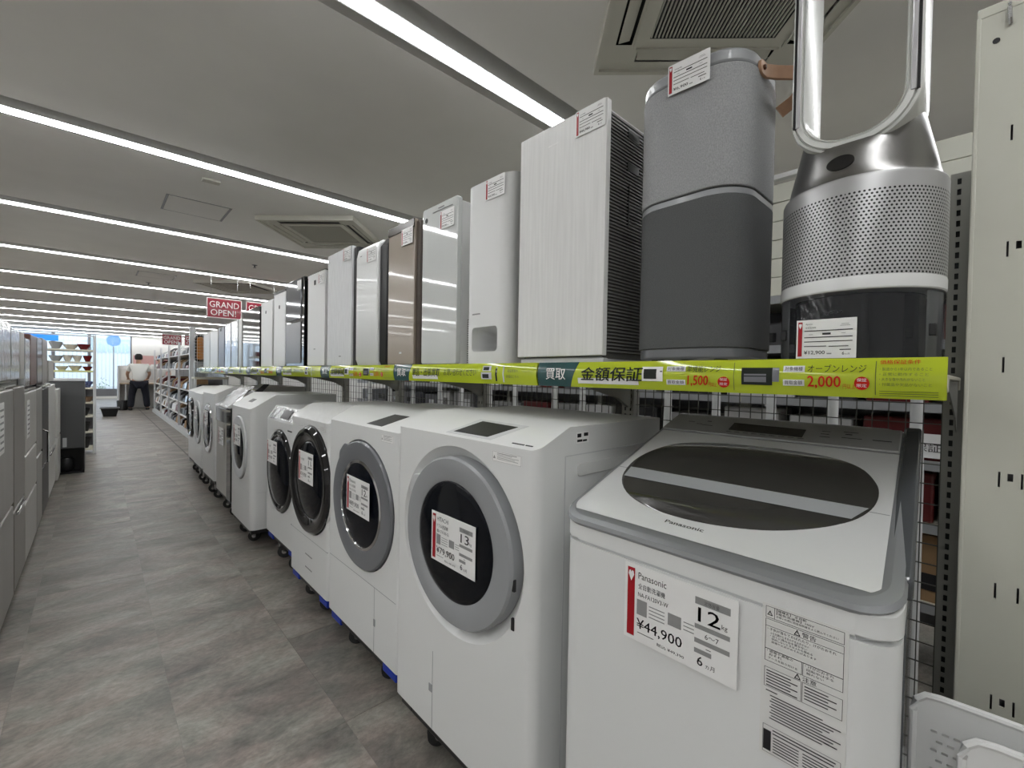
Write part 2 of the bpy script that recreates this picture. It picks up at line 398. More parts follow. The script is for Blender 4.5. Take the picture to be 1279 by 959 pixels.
for (x, y, l) in ((1.63, 7.08, 'small dark sprinkler head on the ceiling above the purifiers'), (.66, 9.9, 'tiny sprinkler head near the far hatch')):
    t = T('sprinkler', l, 'sprinkler', (x, y, ZC))
    MB().lathe([(.035, 0), (.035, .004), (.012, .008), (.010, .03)], (x, y, ZC), (0, 0, -1), 16).build('base', dgrey, t)
    MB().lathe([(.02, 0), (.022, .003)], (x, y, ZC-.04), (0, 0, 1), 12).build('deflector', dgrey, t)
    MB().bar((x, y, ZC-.03), (x, y, ZC-.04), .004).build('stem', steel, t)

# ------------------------------------------------------------------ print helpers (everything faces -X)
NX = (-1, 0, 0)
def price_tag(parent, X, yl, yr, z0, z1, price, big=None, brand=None, kind='', model='', tax='', months='6', age='', tiltx=0.0, dz=0.0, wide=True):
    """card facing the aisle; yl = left edge as seen (larger y). tiltx leans the top edge back, dz drops the right side"""
    W = yl-yr; Hh = z1-z0; ux = Vector((0, -1, dz/W)).normalized(); uy = Vector((tiltx, 0, 1)).normalized(); o = Vector((X, yl, z0)); n = ux.cross(uy).normalized()
    if n.x > 0: n = -n
    mb = MB().frame(o, ux, uy, n, [(0, 0), (W, 0), (W, Hh), (0, Hh)], 0, .0012)
    card = mb.build('price_tag', paper, parent, smooth=0)
    e = .0017; P = MB(); k = Hh/.145; S = lambda a, b: o+ux*a*W+uy*b*Hh+n*e
    P.quad(S(.03, .05), W*.075, Hh*.9, ux, uy, 0)
    cxh, cyh = .068, .86   # small white heart on the band
    hp = [(0, -.06), (.028, .0), (.022, .03), (.008, .035), (0, .018), (-.008, .035), (-.022, .03), (-.028, .0)]
    P.add([S(cxh+a, cyh+b*1.5)+n*.0004 for a, b in hp], [tuple(range(8))], 3)
    tx = lambda s, a, b, h, w=None, m=1, bold=0: P.text(s, S(a, b), h*Hh, ux, uy, m, w*W if w else None, bold)
    qd = lambda a, b, w, h, m=2: P.quad(S(a, b), w*W, h*Hh, ux, uy, m)
    if wide:
        if brand: tx(brand, .14, .83, .085, .27)
        if kind: tx(kind, .14, .70, .075, .26)
        if model: tx(model, .14, .60, .055, .29)
        qd(.13, .36, .10, .20); qd(.43, .40, .12, .15)
        for q in range(4): qd(.25, .38+.045*q, .15, .012, 2)
        for q in range(3): qd(.57, .42+.045*q, .09, .012, 2)
        tx(price, .13, .16, .15, .43, bold=.01)
        qd(.14, .12, .16, .008, 1)
        if tax: tx(tax, .33, .06, .045, .25)
        qd(.665, .80, .28, .085); tx('定格容量', .74, .815, .05, .12)
        if big: tx(big, .69, .60, .17, .18, bold=.006); tx('kg', .88, .60, .07)
        qd(.665, .51, .28, .055); 
        if age: tx(age, .75, .42, .06, .11)
        qd(.665, .34, .28, .055); qd(.76, .30, .04, .008, 1)
        qd(.665, .22, .14, .055); tx(months, .69, .08, .11, bold=.012); tx('ヵ月', .76, .08, .055)
    else:
        if brand: tx(brand, .16, .86, .05, .12)
        tx('空気清浄機', .16, .77, .045, .18)
        qd(.14, .70, .80, .022, 1); qd(.14, .53, .80, .022, 1); qd(.14, .42, .80, .02, 1); qd(.14, .30, .38, .02, 1); qd(.56, .29, .32, .02, 1)
        qd(.45, .60, .14, .05, 1); qd(.22, .61, .07, .012); qd(.76, .62, .07, .012)
        qd(.76, .85, .12, .012); qd(.74, .81, .16, .012)
        tx(price, .14, .09, .11, .36, bold=.015); qd(.53, .10, .08, .03); qd(.74, .20, .18, .025, 1); tx(months, .78, .08, .08, bold=.01); tx('ヵ月', .83, .08, .045)
    P.build('print', [red, ink, inkgrey, paper], card, smooth=0, recalc=False)
    return card

# ------------------------------------------------------------------ machine bodies
def shell(X, y0, y1, z0, zf, zb, kink, D, rc, hole=None, front=True, nseg=8, bottom=True, ztop=None):
    """appliance casing: rounded vertical front corners, top that slopes from zf (front) to zb (at depth kink). hole=(cy,cz,r,sy)"""
    cy = (y0+y1)/2; hw = (y1-y0)/2; half = [(0, hw-rc)]
    for i in range(1, nseg+1): t = (pi/2)*i/nseg; half.append((rc-rc*cos(t), hw-rc+rc*sin(t)))
    if kink > rc+1e-4: half.append((kink, hw))
    half += [(D-.01, hw), (D, hw-.01)]
    zt = ztop or (lambda x: zf+(zb-zf)*min(1, x/kink))
    mb = MB(); n = len(half); vs = []
    for s in (1, -1):
        for (x, h) in half: vs += [(X+x, cy+s*h, z0), (X+x, cy+s*h, zt(x))]
    fs = []
    for s in (0, 1):
        for i in range(n-1): a = s*2*n+2*i; fs.append((a, a+2, a+3, a+1))
    for i in range(n-1):
        a = 2*i; b = 2*n+2*i; fs.append((a+1, b+1, b+3, a+3))
        if bottom: fs.append((a, a+2, b+2, b))
    fs.append((2*(n-1), 2*(n-1)+1, 2*n+2*(n-1)+1, 2*n+2*(n-1)))
    mb.add(vs, fs)
    if front:
        fy = hw-rc
        if hole: plate_round(mb, X, cy-fy, cy+fy, z0, zf, *hole)
        else: mb.add([(X, cy+fy, z0), (X, cy-fy, z0), (X, cy-fy, zf), (X, cy+fy, zf)], [(0, 1, 2, 3)])
    return mb
def plate_round(mb, X, y0, y1, z0, z1, cy, cz, r, sy=1.0, m=0):
    angs = sorted([2*pi*i/72 for i in range(72)]+[math.atan2(z-cz, y-cy) % (2*pi) for y in (y0, y1) for z in (z0, z1)])
    vs = []; 
    for a in angs:
        c, s = cos(a), sin(a); t = 1e9
        if c > 1e-9: t = min(t, (y1-cy)/c)
        if c < -1e-9: t = min(t, (y0-cy)/c)
        if s > 1e-9: t = min(t, (z1-cz)/s)
        if s < -1e-9: t = min(t, (z0-cz)/s)
        er = 1/sqrt((c/(r*sy))**2+(s/r)**2)
        vs += [(X, cy+c*er, cz+s*er), (X, cy+c*t, cz+s*t)]
    n = len(angs); mb.add(vs, [(2*i, 2*((i+1) % n), 2*((i+1) % n)+1, 2*i+1) for i in range(n)], m)

def dolly(X, y0, y1, D, ztop, label):
    corner = ztop < .17 and 1.4 < y0 < 3 or 'blue' in label
    t = T('dolly', label, 'dolly', (X+D/2, (y0+y1)/2, 0), 'wheeled dollies under the washers')
    f = MB(); x0 = X+.012; x1 = X+D-.03; a = y0+.03; b = y1-.03
    f.box(x0, x1, a, a+.07, ztop-.035, ztop); f.box(x0, x1, b-.07, b, ztop-.035, ztop)
    f.box(x0, x0+.07, a+.07, b-.07, ztop-.035, ztop); f.box(x1-.07, x1, a+.07, b-.07, ztop-.035, ztop)
    f.build('frame', black, t, bevel=.004)
    for cx, cy_ in ((x0+.045, a+.15), (x0+.045, b-.15), (x1-.05, a+.15), (x1-.05, b-.15)):
        if corner:
            q = a+.05 if cy_ < (a+b)/2 else b-.05
            MB().box(cx-.05, cx+.05, q-.055, q+.055, ztop-.045, ztop-.012).build('corner_block', blue, t, bevel=.006)
        r = min(.042, (ztop-.05)/2)
        cs = MB().lathe([(r-.006, -.014), (r, -.010), (r, .010), (r-.006, .014)], (cx+.012, cy_, r), (.5, 1, 0), 24).build('caster', rubber, t)
        k = MB().lathe([(.014, -.018), (.014, .018)], (cx+.012, cy_, r), (.5, 1, 0), 12)
        k.box(cx-.02, cx+.02, cy_-.02, cy_+.02, 2*r, ztop-.035)
        k.box(cx-.004, cx+.016, cy_-.022, cy_-.017, r, 2*r+.004); k.box(cx-.004, cx+.016, cy_+.017, cy_+.022, r, 2*r+.004)
        k.build('fork', steel, cs, smooth=0)
    return t

def drum_washer(name, label, cat, X, y0, y1, z0, zf, zb, kink, D, rc, cy, cz, rr_, rg, ringm, style='flat', sy=1.03, bodym=white, glassm=glassdark, scoop=0, bow=.012, notch=None):
    t = T(name, label, cat, (X+D/2, (y0+y1)/2, z0))
    rh = rr_+.006+scoop
    mb = shell(X, y0, y1, z0, zf, zb, kink, D, rc, (cy, cz, rh, sy))
    dp = .035
    mb.ring([(rh, 0), (rr_+.003, -dp), (rr_-.10, -dp-.002), (rr_-.10, -dp-.004), (rr_+.006, -dp-.004), (rh+.004, -.004)], (X, cy, cz), NX, 72, 0, (sy, 1))
    body = mb.build('body', bodym, t, smooth=50)
    o = (X, cy, cz)
    if style == 'flat':
        prof = [(rr_, -.034), (rr_, .004), (rr_-.006, .011), (rg+.014, .014), (rg, .008), (rg-.004, -.01), (rg-.004, -.034)]
    else:
        prof = [(rr_, -.034), (rr_, .010), (rr_-.012, .024), (rr_-.03, .028), (rg+.004, .016), (rg-.004, .008), (rg-.004, -.034)]
    MB().ring(prof, o, NX, 80, 0, (sy, 1)).build('door_ring', ringm, t, smooth=30)
    if notch:      # finger tab on the upper free edge of the door
        a0, a1 = notch; q = []
        for i in range(9): a = radians(a0+(a1-a0)*i/8); q.append(((rr_-.004)*cos(a)*sy, (rr_-.004)*sin(a)))
        for i in range(9): a = radians(a1-(a1-a0)*i/8); g_ = .020*min(1, i/2, (8-i)/2+.2); q.append(((rr_+g_)*cos(a)*sy, (rr_+g_)*sin(a)))
        MB().frame(o, (0, 1, 0), (0, 0, 1), NX, q, -.03, .006).build('door_tab', ringm if not scoop else lgrey, t, bevel=.003)
    # glass, slightly bowed
    gp = [(rg, .006)]+[(rg*cos(q*pi/2/7), .006+bow*sin(q*pi/2/7)) for q in range(1, 7)]+[(0.0001, .006+bow)]
    MB().lathe(gp, o, NX, 64, 0, (sy, 1)).build('door_glass', glassm, t, smooth=60)
    if glassm is smoke:
        MB().lathe([(rg-.003, .002), (rg-.012, -.06), (rg-.03, -.30), (0.001, -.32)], o, NX, 48, 0, (sy, 1)).build('drum', steel, t, smooth=60)
        MB().ring([(rg+.001, .006), (rg+.001, .010), (rg-.010, .012), (rg-.014, .004)], o, NX, 64, 0, (sy, 1)).build('inner_ring', chrome, t, smooth=40)
        k = MB()
        for q in range(3):
            a = q*2*pi/3+.4; k.bar((X+.30, cy, cz), (X+.29, cy+.13*cos(a), cz+.13*sin(a)), .012)
        for i in range(5):
            k.tube([(X+.03+.05*i, cy-.11+.02*i+.01*j, cz-.12-.005*j+.02*sin(j)) for j in range(5)], .004)
        k.build('agitator', chrome, t)
    return t

# M2 : 13 kg
def groove(t, X, y, za, zb_, mate=grey, w=.0022, name='seam'):
    return MB().box(X-.0006, X+.004, y-w/2, y+w/2, za, zb_).build(name, mate, t, smooth=0)
X = .78
m2 = drum_washer('drum_washer', 'white front loading washer with grey ring door and 13 kg price tag', 'washing machine', X, .74, 1.42, .125, 1.068, 1.12, .125, .60, .028, 1.07, .757, .250, .178, grey, scoop=.026, sy=1.04, notch=(22, 42))
price_tag(m2, X-.018, 1.165, .948, .683, .833, '¥79,900', '13', 'HITACHI', 'ドラム洗濯機', 'BD-STX130-GL', '税込 ¥87,890')
groove(m2, X, 1.178, .125, .375); MB().box(X-.002, X+.004, 1.180, 1.196, .242, .266).build('latch', grey, m2, smooth=0)
sl = (1.12-1.068)/.125; n_ = Vector((-sl, 0, 1)).normalized(); us = Vector((1, 0, sl)).normalized()
k = MB().frame((X, 0, 1.068), (0, -1, 0), us, n_, [(-1.115, .025), (-.955, .025), (-.90, .098), (-1.065, .105)], -.004, .0012); k.build('display_window', panelblack, m2, smooth=0)
k = MB().frame((X, 0, 1.068), (0, -1, 0), us, n_, [(-1.14, .014), (-.93, .014), (-.87, .112), (-1.09, .116)], -.004, .0007); k.build('control_recess', lgrey, m2, smooth=0)
k = MB().frame((X, 0, 1.068), (0, -1, 0), us, n_, [(-.845, .016), (-.80, .016), (-.80, .020), (-.845, .020)], 0, .001).frame((X, 0, 1.068), (0, -1, 0), us, n_, [(-.795, .016), (-.77, .016), (-.77, .020), (-.795, .020)], 0, .001)
k.build('button_print', ink, m2, smooth=0)
def caution(parent, X, yl, yr, z0, z1, fr=True):
    k = MB().box(X-.0008, X, yr, yl, z0, z1).build('caution_label', paper, parent, smooth=0)
    p = MB(); e = X-.0012; W = yl-yr; h = z1-z0
    for (a, b, w, hh) in ((.02, .03, .96, .025), (.02, .95, .96, .025), (.02, .03, .008, .94), (.972, .03, .008, .94), (.18, .28, .7, .04), (.18, .40, .6, .04), (.18, .54, .72, .04), (.18, .68, .5, .04), (.18, .80, .66, .06)):
        p.quad((e, yl-a*W, z0+b*h), w*W, hh*h, m=0)
    p.add([(e, yl-.04*W, z0+.3*h), (e, yl-.13*W, z0+.3*h), (e, yl-.085*W, z0+.62*h)], [(0, 1, 2)], 0)
    p.build('print', [inkgrey], k, smooth=0, recalc=False)
caution(m2, X, .905, .790, 1.022, 1.050)
k = MB().box(.93, .985, .7392, .7400, 1.074, 1.104).build('side_sticker', paper, m2, smooth=0)
p = MB()
for (a, b, c, d) in ((.934, .950, 1.090, 1.100), (.934, .955, 1.078, 1.084), (.962, .980, 1.092, 1.101), (.958, .975, 1.078, 1.083)): p.box(a, b, .7386, .7392, c, d)
p.build('print', ink, k, smooth=0)
for (za, zb2) in ((.985, 1.02), (.89, .925), (.60, .635)):
    MB().frame((0, .74, 0), (1, 0, 0), (0, 0, 1), (0, 1, 0), rrect(.935, 1.33, za, zb2, .012, 4), -.004, 0).build('side_rib', wside, m2, bevel=.003)
groove_m = MB().box(.886, .889, .7394, .741, .14, 1.045).box(.889, 1.36, .7394, .741, 1.043, 1.046).build('side_seam', lgrey, m2, smooth=0)
for zz in (.70, .60): MB().box(X-.003, X+.004, 1.07-.262, 1.07-.252, zz, zz+.03).build('hinge', black, m2, smooth=0)
# M3 : 12 kg
X = .82
m3 = drum_washer('drum_washer', 'white front loading washer with slate grey door and 12 kg price tag', 'washing machine', X, 1.47, 2.15, .125, 1.03, 1.09, .12, .58, .02, 1.795, .697, .268, .186, dgrey, glassm=smoke, sy=1.05, notch=(38, 62))
price_tag(m3, X-.024, 1.885, 1.668, .665, .815, '¥89,900', '12', 'Panasonic', 'ドラム洗濯機', 'NA-LX127AL', '税込 ¥98,890', dz=-.004)
sl = .06/.12; n_ = Vector((-sl, 0, 1)).normalized(); us = Vector((1, 0, sl)).normalized()
MB().frame((X, 0, 1.03), (0, -1, 0), us, n_, [(-1.79, .02), (-1.655, .02), (-1.58, .112), (-1.70, .112)], -.003, .001).build('display_window', panelblack, m3, smooth=0)
MB().box(X-.0006, X+.004, 1.49, 2.13, .388, .3902).box(X-.0006, X+.004, 1.664, 1.666, .125, .388).build('seam', grey, m3, smooth=0)
MB().box(X-.003, X+.004, 1.655, 1.667, .235, .262).build('latch', grey, m3, smooth=0)
caution(m3, X, 1.62, 1.52, .985, 1.015)
# M4 : black door with plastic film
X = .83
m4 = drum_washer('drum_washer', 'white washer with thick black door ring, clear film on its top', 'washing machine', X, 2.18, 2.76, .125, 1.0, 1.07, .12, .58, .03, 2.43, .686, .282, .205, glossblack, 'fat', sy=1.0, bow=.02, notch=(20, 42))
price_tag(m4, X-.028, 2.530, 2.315, .675, .835, '¥74,900', '11', '', 'ドラム洗濯機', '', '')
caution(m4, X, 2.33, 2.23, .955, .98)
MB().box(X-.0006, X+.004, 2.19, 2.75, .365, .367).build('seam', grey, m4, smooth=0)
MB().box(X-.001, X+.004, 2.40, 2.50, .27, .276).box(X-.001, X+.004, 2.40, 2.50, .20, .206).build('vent', inkgrey, m4, smooth=0)
k = MB(); N_ = 10
vs = [(X-.006+.20*i/N_, 2.20+.54*j/14, 1.006+.075*min(1, (.20*i/N_)/.125)+R.uniform(-.003, .004)) for i in range(N_+1) for j in range(15)]
k.add(vs, [(i*15+j, i*15+j+1, (i+1)*15+j+1, (i+1)*15+j) for i in range(N_) for j in range(14)])
vs = [(X-.006+R.uniform(-.003, .001), 2.20+.54*j/14, .86+.146*i/6) for i in range(7) for j in range(15)]
vs = [v for v in vs]; k.add([v for v in vs if True][4*15:], [(i*15+j, i*15+j+1, (i+1)*15+j+1, (i+1)*15+j) for i in range(2) for j in range(14)])
k.build('plastic_film', film, m4, smooth=0)
# M5 : silver control panel
X = .865
m5 = drum_washer('drum_washer', 'white washer with silver control panel and dark round door', 'washing machine', X, 2.80, 3.40, .165, .93, 1.02, .06, .55, .02, 3.095, .615, .262, .222, glossblack, sy=1.0, bow=.03)
price_tag(m5, X-.036, 3.24, 3.03, .665, .81, '¥59,900', '10', '', 'ドラム洗濯機', '', '')
k = MB().frame((X, 0, .93), (0, -1, 0), (.555, 0, .832), (-.832, 0, .555), [(-3.36, .012), (-2.84, .012), (-2.84, .098), (-3.36, .098)], -.002, .004).build('control_panel', foil, m5, smooth=0)
k = MB().frame((X, 0, .93), (0, -1, 0), (.555, 0, .832), (-.832, 0, .555), [(-3.13, .025), (-2.97, .025), (-2.97, .085), (-3.13, .085)], -.002, .008).build('display_window', panelblack, m5, smooth=0)
MB().box(X-.001, X+.004, 2.86, 2.94, .885, .893).build('logo', ink, m5, smooth=0)
# M6 : white with slim door, side visible
X = .79
m6 = drum_washer('drum_washer', 'tall white washer with slim silver door, its white side showing', 'washing machine', X, 3.50, 4.12, .13, .985, 1.085, .16, .60, .04, 3.83, .685, .235, .165, lgrey, sy=1.0, bodym=whiteb)
price_tag(m6, X-.018, 3.93, 3.72, .70, .85, '¥69,900', '10', '', 'ドラム洗濯機', '', '')
MB().box(X-.0006, X+.004, 3.54, 4.08, .392, .394).box(.83, 1.35, 3.4994, 3.501, .392, .394).box(.884, .886, 3.4994, 3.501, .14, .392).build('seam', lgrey, m6, smooth=0)
sl = .1/.16; n_ = Vector((-sl, 0, 1)).normalized(); us = Vector((1, 0, sl)).normalized()
MB().frame((X, 0, .985), (0, -1, 0), us, n_, [(-3.85, .07), (-3.74, .07), (-3.74, .11), (-3.85, .11)], -.003, .001).build('display_window', panelblack, m6, smooth=0)
# M7 : top loader, dark film covered
X = .82
t = T('top_load_washer', 'top loading washer wrapped in shiny film with a black side panel', 'washing machine', (X+.3, 4.57, .165))
shell(X, 4.25, 4.90, .165, .93, 1.12, .22, .58, .02).build('body', frB, t, smooth=50)
MB().frame((0, 4.245, 0), (1, 0, 0), (0, 0, 1), (0, 1, 0), [(X-.012, .17), (X+.03, .17), (X+.05, .88), (X+.28, 1.145), (X+.235, 1.145), (X-.012, .94)], -.012, .15).build('side_panel', glossblack, t, bevel=.004)
sl = .19/.22; n_ = Vector((-sl, 0, 1)).normalized(); us = Vector((1, 0, sl)).normalized(); k = MB()
vs = [Vector((X, 4.41, .93))+us*(.28*i/9)+Vector((0, .48*j/14, 0))+n_*(R.uniform(.006, .018)) for i in range(10) for j in range(15)]
k.add(vs, [(i*15+j, i*15+j+1, (i+1)*15+j+1, (i+1)*15+j) for i in range(9) for j in range(14)]); k.build('lid', foil, t, smooth=60)
MB().box(X-.006, X+.004, 4.40, 4.89, .80, .92).build('front_band', glossblack, t, bevel=.003)
price_tag(t, X-.008, 4.74, 4.53, .60, .75, '¥54,900', '8', '', '洗濯機', '', '')
# M8..M10
def dw(label, X, y0, y1, ringm, glassm_, z0=.2, zf=1.0, zb=1.07, style='flat'):
    t = drum_washer('drum_washer', label, 'washing machine', X, y0, y1, z0, zf, zb, .15, .56, .04, (y0+y1)/2, .68, .24, .18, ringm, style, sy=1.0, glassm=glassm_, bodym=whiteb)
    price_tag(t, X-.02, (y0+y1)/2+.1, (y0+y1)/2-.1, .72, .86, '¥49,900', '9', '', '洗濯機', '', ''); return t
dw('white washer with chrome ringed door, just beyond the film wrapped top loader', .82, 4.98, 5.62, chrome, glassdark, .2, 1.03, 1.1)
dw('white washer with pale ring, second from the far end of the row', .83, 5.70, 6.28, lgrey, glassdark, .2)
dw('white washer with bulging black door at the far end of the row', .86, 6.36, 6.95, glossblack, glassdark, .17, 1.0, 1.06, 'fat')
for (X, a, b, zt, l) in ((.78, .74, 1.42, .125, 'dolly on black casters under the 13 kg washer'), (.82, 1.47, 2.15, .125, 'dolly under the 12 kg washer with slate grey door'), (.83, 2.18, 2.76, .125, 'dolly under the washer with thick black door ring'),
                         (.865, 2.80, 3.40, .165, 'blue cornered dolly under the washer with silver control panel'), (.79, 3.50, 4.12, .13, 'dolly under the tall white washer with slim door'), (.82, 4.25, 4.90, .165, 'dolly under the film wrapped top loader'),
                         (.82, 4.98, 5.62, .2, 'dolly under the chrome ringed washer'), (.83, 5.70, 6.28, .2, 'dolly under the pale ringed washer'), (.86, 6.36, 6.95, .17, 'dolly under the last washer of the row')):
    dolly(X, a, b, .55, zt, l)

# M1 : big top loader in front
t = T('top_load_washer', 'large white top loading washer with silver lid and oval smoked window', 'washing machine', (1.08, .365, .03))
WARP = lambda p: (p[0], p[1]+.036*(p[0]-.80)/.55*(.66-p[1])/.6 if p[0] > .80 else p[1], p[2])   # the casing narrows a little to the back
X = .78; y0, y1 = .068, .66; s1 = .351
lidz = lambda x: .94+(x-.786)*s1
b_ = shell(X+.001, y0+.001, y1-.001, .03, .886, .886, .05, .588, .05)
b_.build('body', white, t, smooth=50)
# upper skirt : between body seam and the lid rim
zt_ = lambda x: .930+max(0, x-.02)*s1
shell(X, y0, y1, .893, .925, 1.1, .5, .59, .05, ztop=zt_).build('top_skirt', white, t, smooth=50, bevel=.003)
MB().add([(p[0], p[1], zz) for zz in (.885, .893) for p in [(X+.005, y1-.05), (X+.005, y0+.05), (X+.045, y0+.006), (X+.57, y0+.006), (X+.57, y1-.006), (X+.045, y1-.006)]],
         [(i, (i+1) % 6, 6+(i+1) % 6, 6+i) for i in range(6)]).build('seam', lgrey, t, smooth=0)
us = Vector((1, 0, s1)).normalized(); n_ = Vector((-s1, 0, 1)).normalized(); O = Vector((.786, 0, .94)); kk = sqrt(1+s1*s1)
def lidpts(pts): return [(-y, (x-.786)*kk) for x, y in pts]
def rpoly(x0, x1, ya, yb, r, n=6): return [(p[0], p[1]) for p in rrect(x0, x1, ya, yb, r, n)]
rim_o = lidpts(rpoly(.772, 1.352, .066, .664, .055, 8)); rim_i = lidpts(rpoly(.812, 1.36, .098, .655, .035, 8))
def band(mb, A, B, hA, hB, m=0):
    n = len(A); vs = [O+Vector((0, -1, 0))*p[0]+us*p[1]+n_*hA for p in A]+[O+Vector((0, -1, 0))*p[0]+us*p[1]+n_*hB for p in B]
    mb.add(vs, [(i, (i+1) % n, n+(i+1) % n, n+i) for i in range(n)], m)
mb = MB(); A1 = lidpts(rpoly(.776, 1.350, .070, .660, .055, 8)); A2 = lidpts(rpoly(.790, 1.340, .084, .652, .05, 8))
band(mb, A1, rim_o, -.014, -.004); band(mb, rim_o, A1, -.004, .003); band(mb, A1, A2, .003, .004); band(mb, A2, rim_i, .004, .001)
mb.build('lid_rim', greyrim, t, smooth=35)
# silver lid with window hole
WIN = [(0.965, 0.617), (1.045, 0.632), (1.115, 0.610), (1.165, 0.560), (1.192, 0.451), (1.197, 0.317), (1.186, 0.213), (1.157, 0.155), (1.106, 0.124), (1.060, 0.116), (1.012, 0.123), (0.968, 0.146), (0.928, 0.189), (0.892, 0.252), (0.871, 0.325), (0.863, 0.406), (0.872, 0.493), (0.906, 0.568)]
def closed_smooth(P, n=4):
    out = []; L = len(P)
    for i in range(L):
        p0, p1, p2, p3 = [Vector((*P[(i+k) % L], 0)) for k in (-1, 0, 1, 2)]
        for j in range(n):
            u = j/n; out.append(.5*((2*p1)+(p2-p0)*u+(2*p0-5*p1+4*p2-p3)*u*u+(-p0+3*p1-3*p2+p3)*u**3))
    return [(v.x, v.y) for v in out]
win = closed_smooth(WIN); wc = (1.02, .37)
xo0, xo1, yo0, yo1 = .808, 1.232, .094, .658
mb = MB(); vs = []; L = []
angs = sorted([(math.atan2(p[1]-wc[1], p[0]-wc[0]), p) for p in win], key=lambda q: q[0])
def ray_rect(a, x0, x1, ya, yb, c):
    cs, sn = cos(a), sin(a); tt = 1e9
    if cs > 1e-9: tt = min(tt, (x1-c[0])/cs)
    if cs < -1e-9: tt = min(tt, (x0-c[0])/cs)
    if sn > 1e-9: tt = min(tt, (yb-c[1])/sn)
    if sn < -1e-9: tt = min(tt, (ya-c[1])/sn)
    return (c[0]+cs*tt, c[1]+sn*tt)
def interp_win(a):
    for i in range(len(angs)):
        a0, p0 = angs[i-1]; a1, p1 = angs[i]
        if i == 0: a0 -= 2*pi
        if a0 <= a <= a1:
            u = (a-a0)/(a1-a0); return (p0[0]+(p1[0]-p0[0])*u, p0[1]+(p1[1]-p0[1])*u)
    return angs[-1][1]
allang = [a for a, _ in angs]+[math.atan2(y-wc[1], x-wc[0]) for x in (xo0, xo1) for y in (yo0, yo1)]
allang.sort()
LP = lambda p, h=0: O+Vector((0, -p[1], 0))*-1+us*((p[0]-.786)*kk)+n_*h
for a in allang: vs += [LP(interp_win(a), .003), LP(ray_rect(a, xo0, xo1, yo0, yo1, wc), .003)]
n = len(allang); mb.add(vs, [(2*i, 2*((i+1) % n), 2*((i+1) % n)+1, 2*i+1) for i in range(n)])
lid = mb.build('lid', silverlid, t, smooth=35)
# window glass, gently domed
vs = [LP(p, .0032) for p in win]; ins = [LP((wc[0]+(p[0]-wc[0])*.985, wc[1]+(p[1]-wc[1])*.985), .0046) for p in win]; ins2 = [LP((wc[0]+(p[0]-wc[0])*.5, wc[1]+(p[1]-wc[1])*.5), .0049) for p in win]
L = len(win); mb = MB().add(vs+ins+ins2+[LP(wc, .0050)], [(i, (i+1) % L, L+(i+1) % L, L+i) for i in range(L)]+[(L+i, L+(i+1) % L, 2*L+(i+1) % L, 2*L+i) for i in range(L)]+[(2*L+i, 2*L+(i+1) % L, 3*L) for i in range(L)])
mb.build('lid_window', lidglass, t, smooth=60)
mb = MB(); mb.add([LP((1.008, .619), .0058), LP((1.012, .126), .0058), LP((.970, .147), .0058), LP((.964, .612), .0058)], [(0, 1, 2, 3)])
mb.build('lid_band', mat('satin grey band', (.33, .34, .35), .22, coat=.4), t, smooth=60)  # plain grey band laid across the lid window
mb = MB(); mb.add([LP((x, y), .0035) for x, y in ((1.004, .125), (1.006, .125), (1.006, .096), (1.004, .096))], [(0, 1, 2, 3)]); mb.add([LP((x, y), .0035) for x, y in ((1.002, .655), (1.004, .655), (1.004, .622), (1.002, .622))], [(0, 1, 2, 3)])
mb.build('fold_line', grey, t, smooth=0)
# control panel strip at the back
mb = MB().frame(O, (0, -1, 0), us, n_, lidpts([(1.236, .658), (1.236, .094), (1.342, .094), (1.342, .658)]), -.01, .008)
mb.build('control_panel', mat('grey satin panel', (.34, .345, .34), .35, metal=.3), t, bevel=.003)
MB().frame(O, (0, -1, 0), us, n_, lidpts([(1.262, .468), (1.258, .285), (1.300, .285), (1.306, .468)]), .006, .0092).build('display_window', glossblack, t, smooth=0)
mb = MB()
for (y, x, w_, h_) in [(.60, 1.29, .02, .003), (.57, 1.28, .018, .003), (.55, 1.275, .03, .003), (.545, 1.30, .012, .005), (.25, 1.30, .018, .003), (.25, 1.285, .018, .003), (.25, 1.27, .022, .003), (.205, 1.305, .03, .003), (.20, 1.292, .014, .005), (.205, 1.275, .04, .003), (.145, 1.275, .035, .004)]+[(.47-.022*i, 1.250, .014, .0025) for i in range(9)]:
    mb.add([LP((x, y), .0086), LP((x, y-w_), .0086), LP((x+h_, y-w_), .0086), LP((x+h_, y), .0086)], [(0, 1, 2, 3)])
mb.build('button_print', ink, t, smooth=0)
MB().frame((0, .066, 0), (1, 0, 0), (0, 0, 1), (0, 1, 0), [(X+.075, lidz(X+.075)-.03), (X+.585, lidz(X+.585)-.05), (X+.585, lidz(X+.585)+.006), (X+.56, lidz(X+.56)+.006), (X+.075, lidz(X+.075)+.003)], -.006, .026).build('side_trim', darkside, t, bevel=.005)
MB().box(X+.075, X+.575, y0-.0015, y0+.012, .04, .90).build('side_panel', darkside, t, bevel=.003)  # dark slab puts the shadow of the right side into colour
MB().text('Panasonic', LP((.838, .436), .0036), .0105, (0, -1, 0), us, 0, .078, .012).build('logo', ink, t, smooth=0)
price_tag(t, X-.003, .486, .271, .735, .884, '¥44,900', '12', 'Panasonic', '全自動洗濯機', 'NA-FA120V3-W', '税込 ¥49,390', age='6〜7')
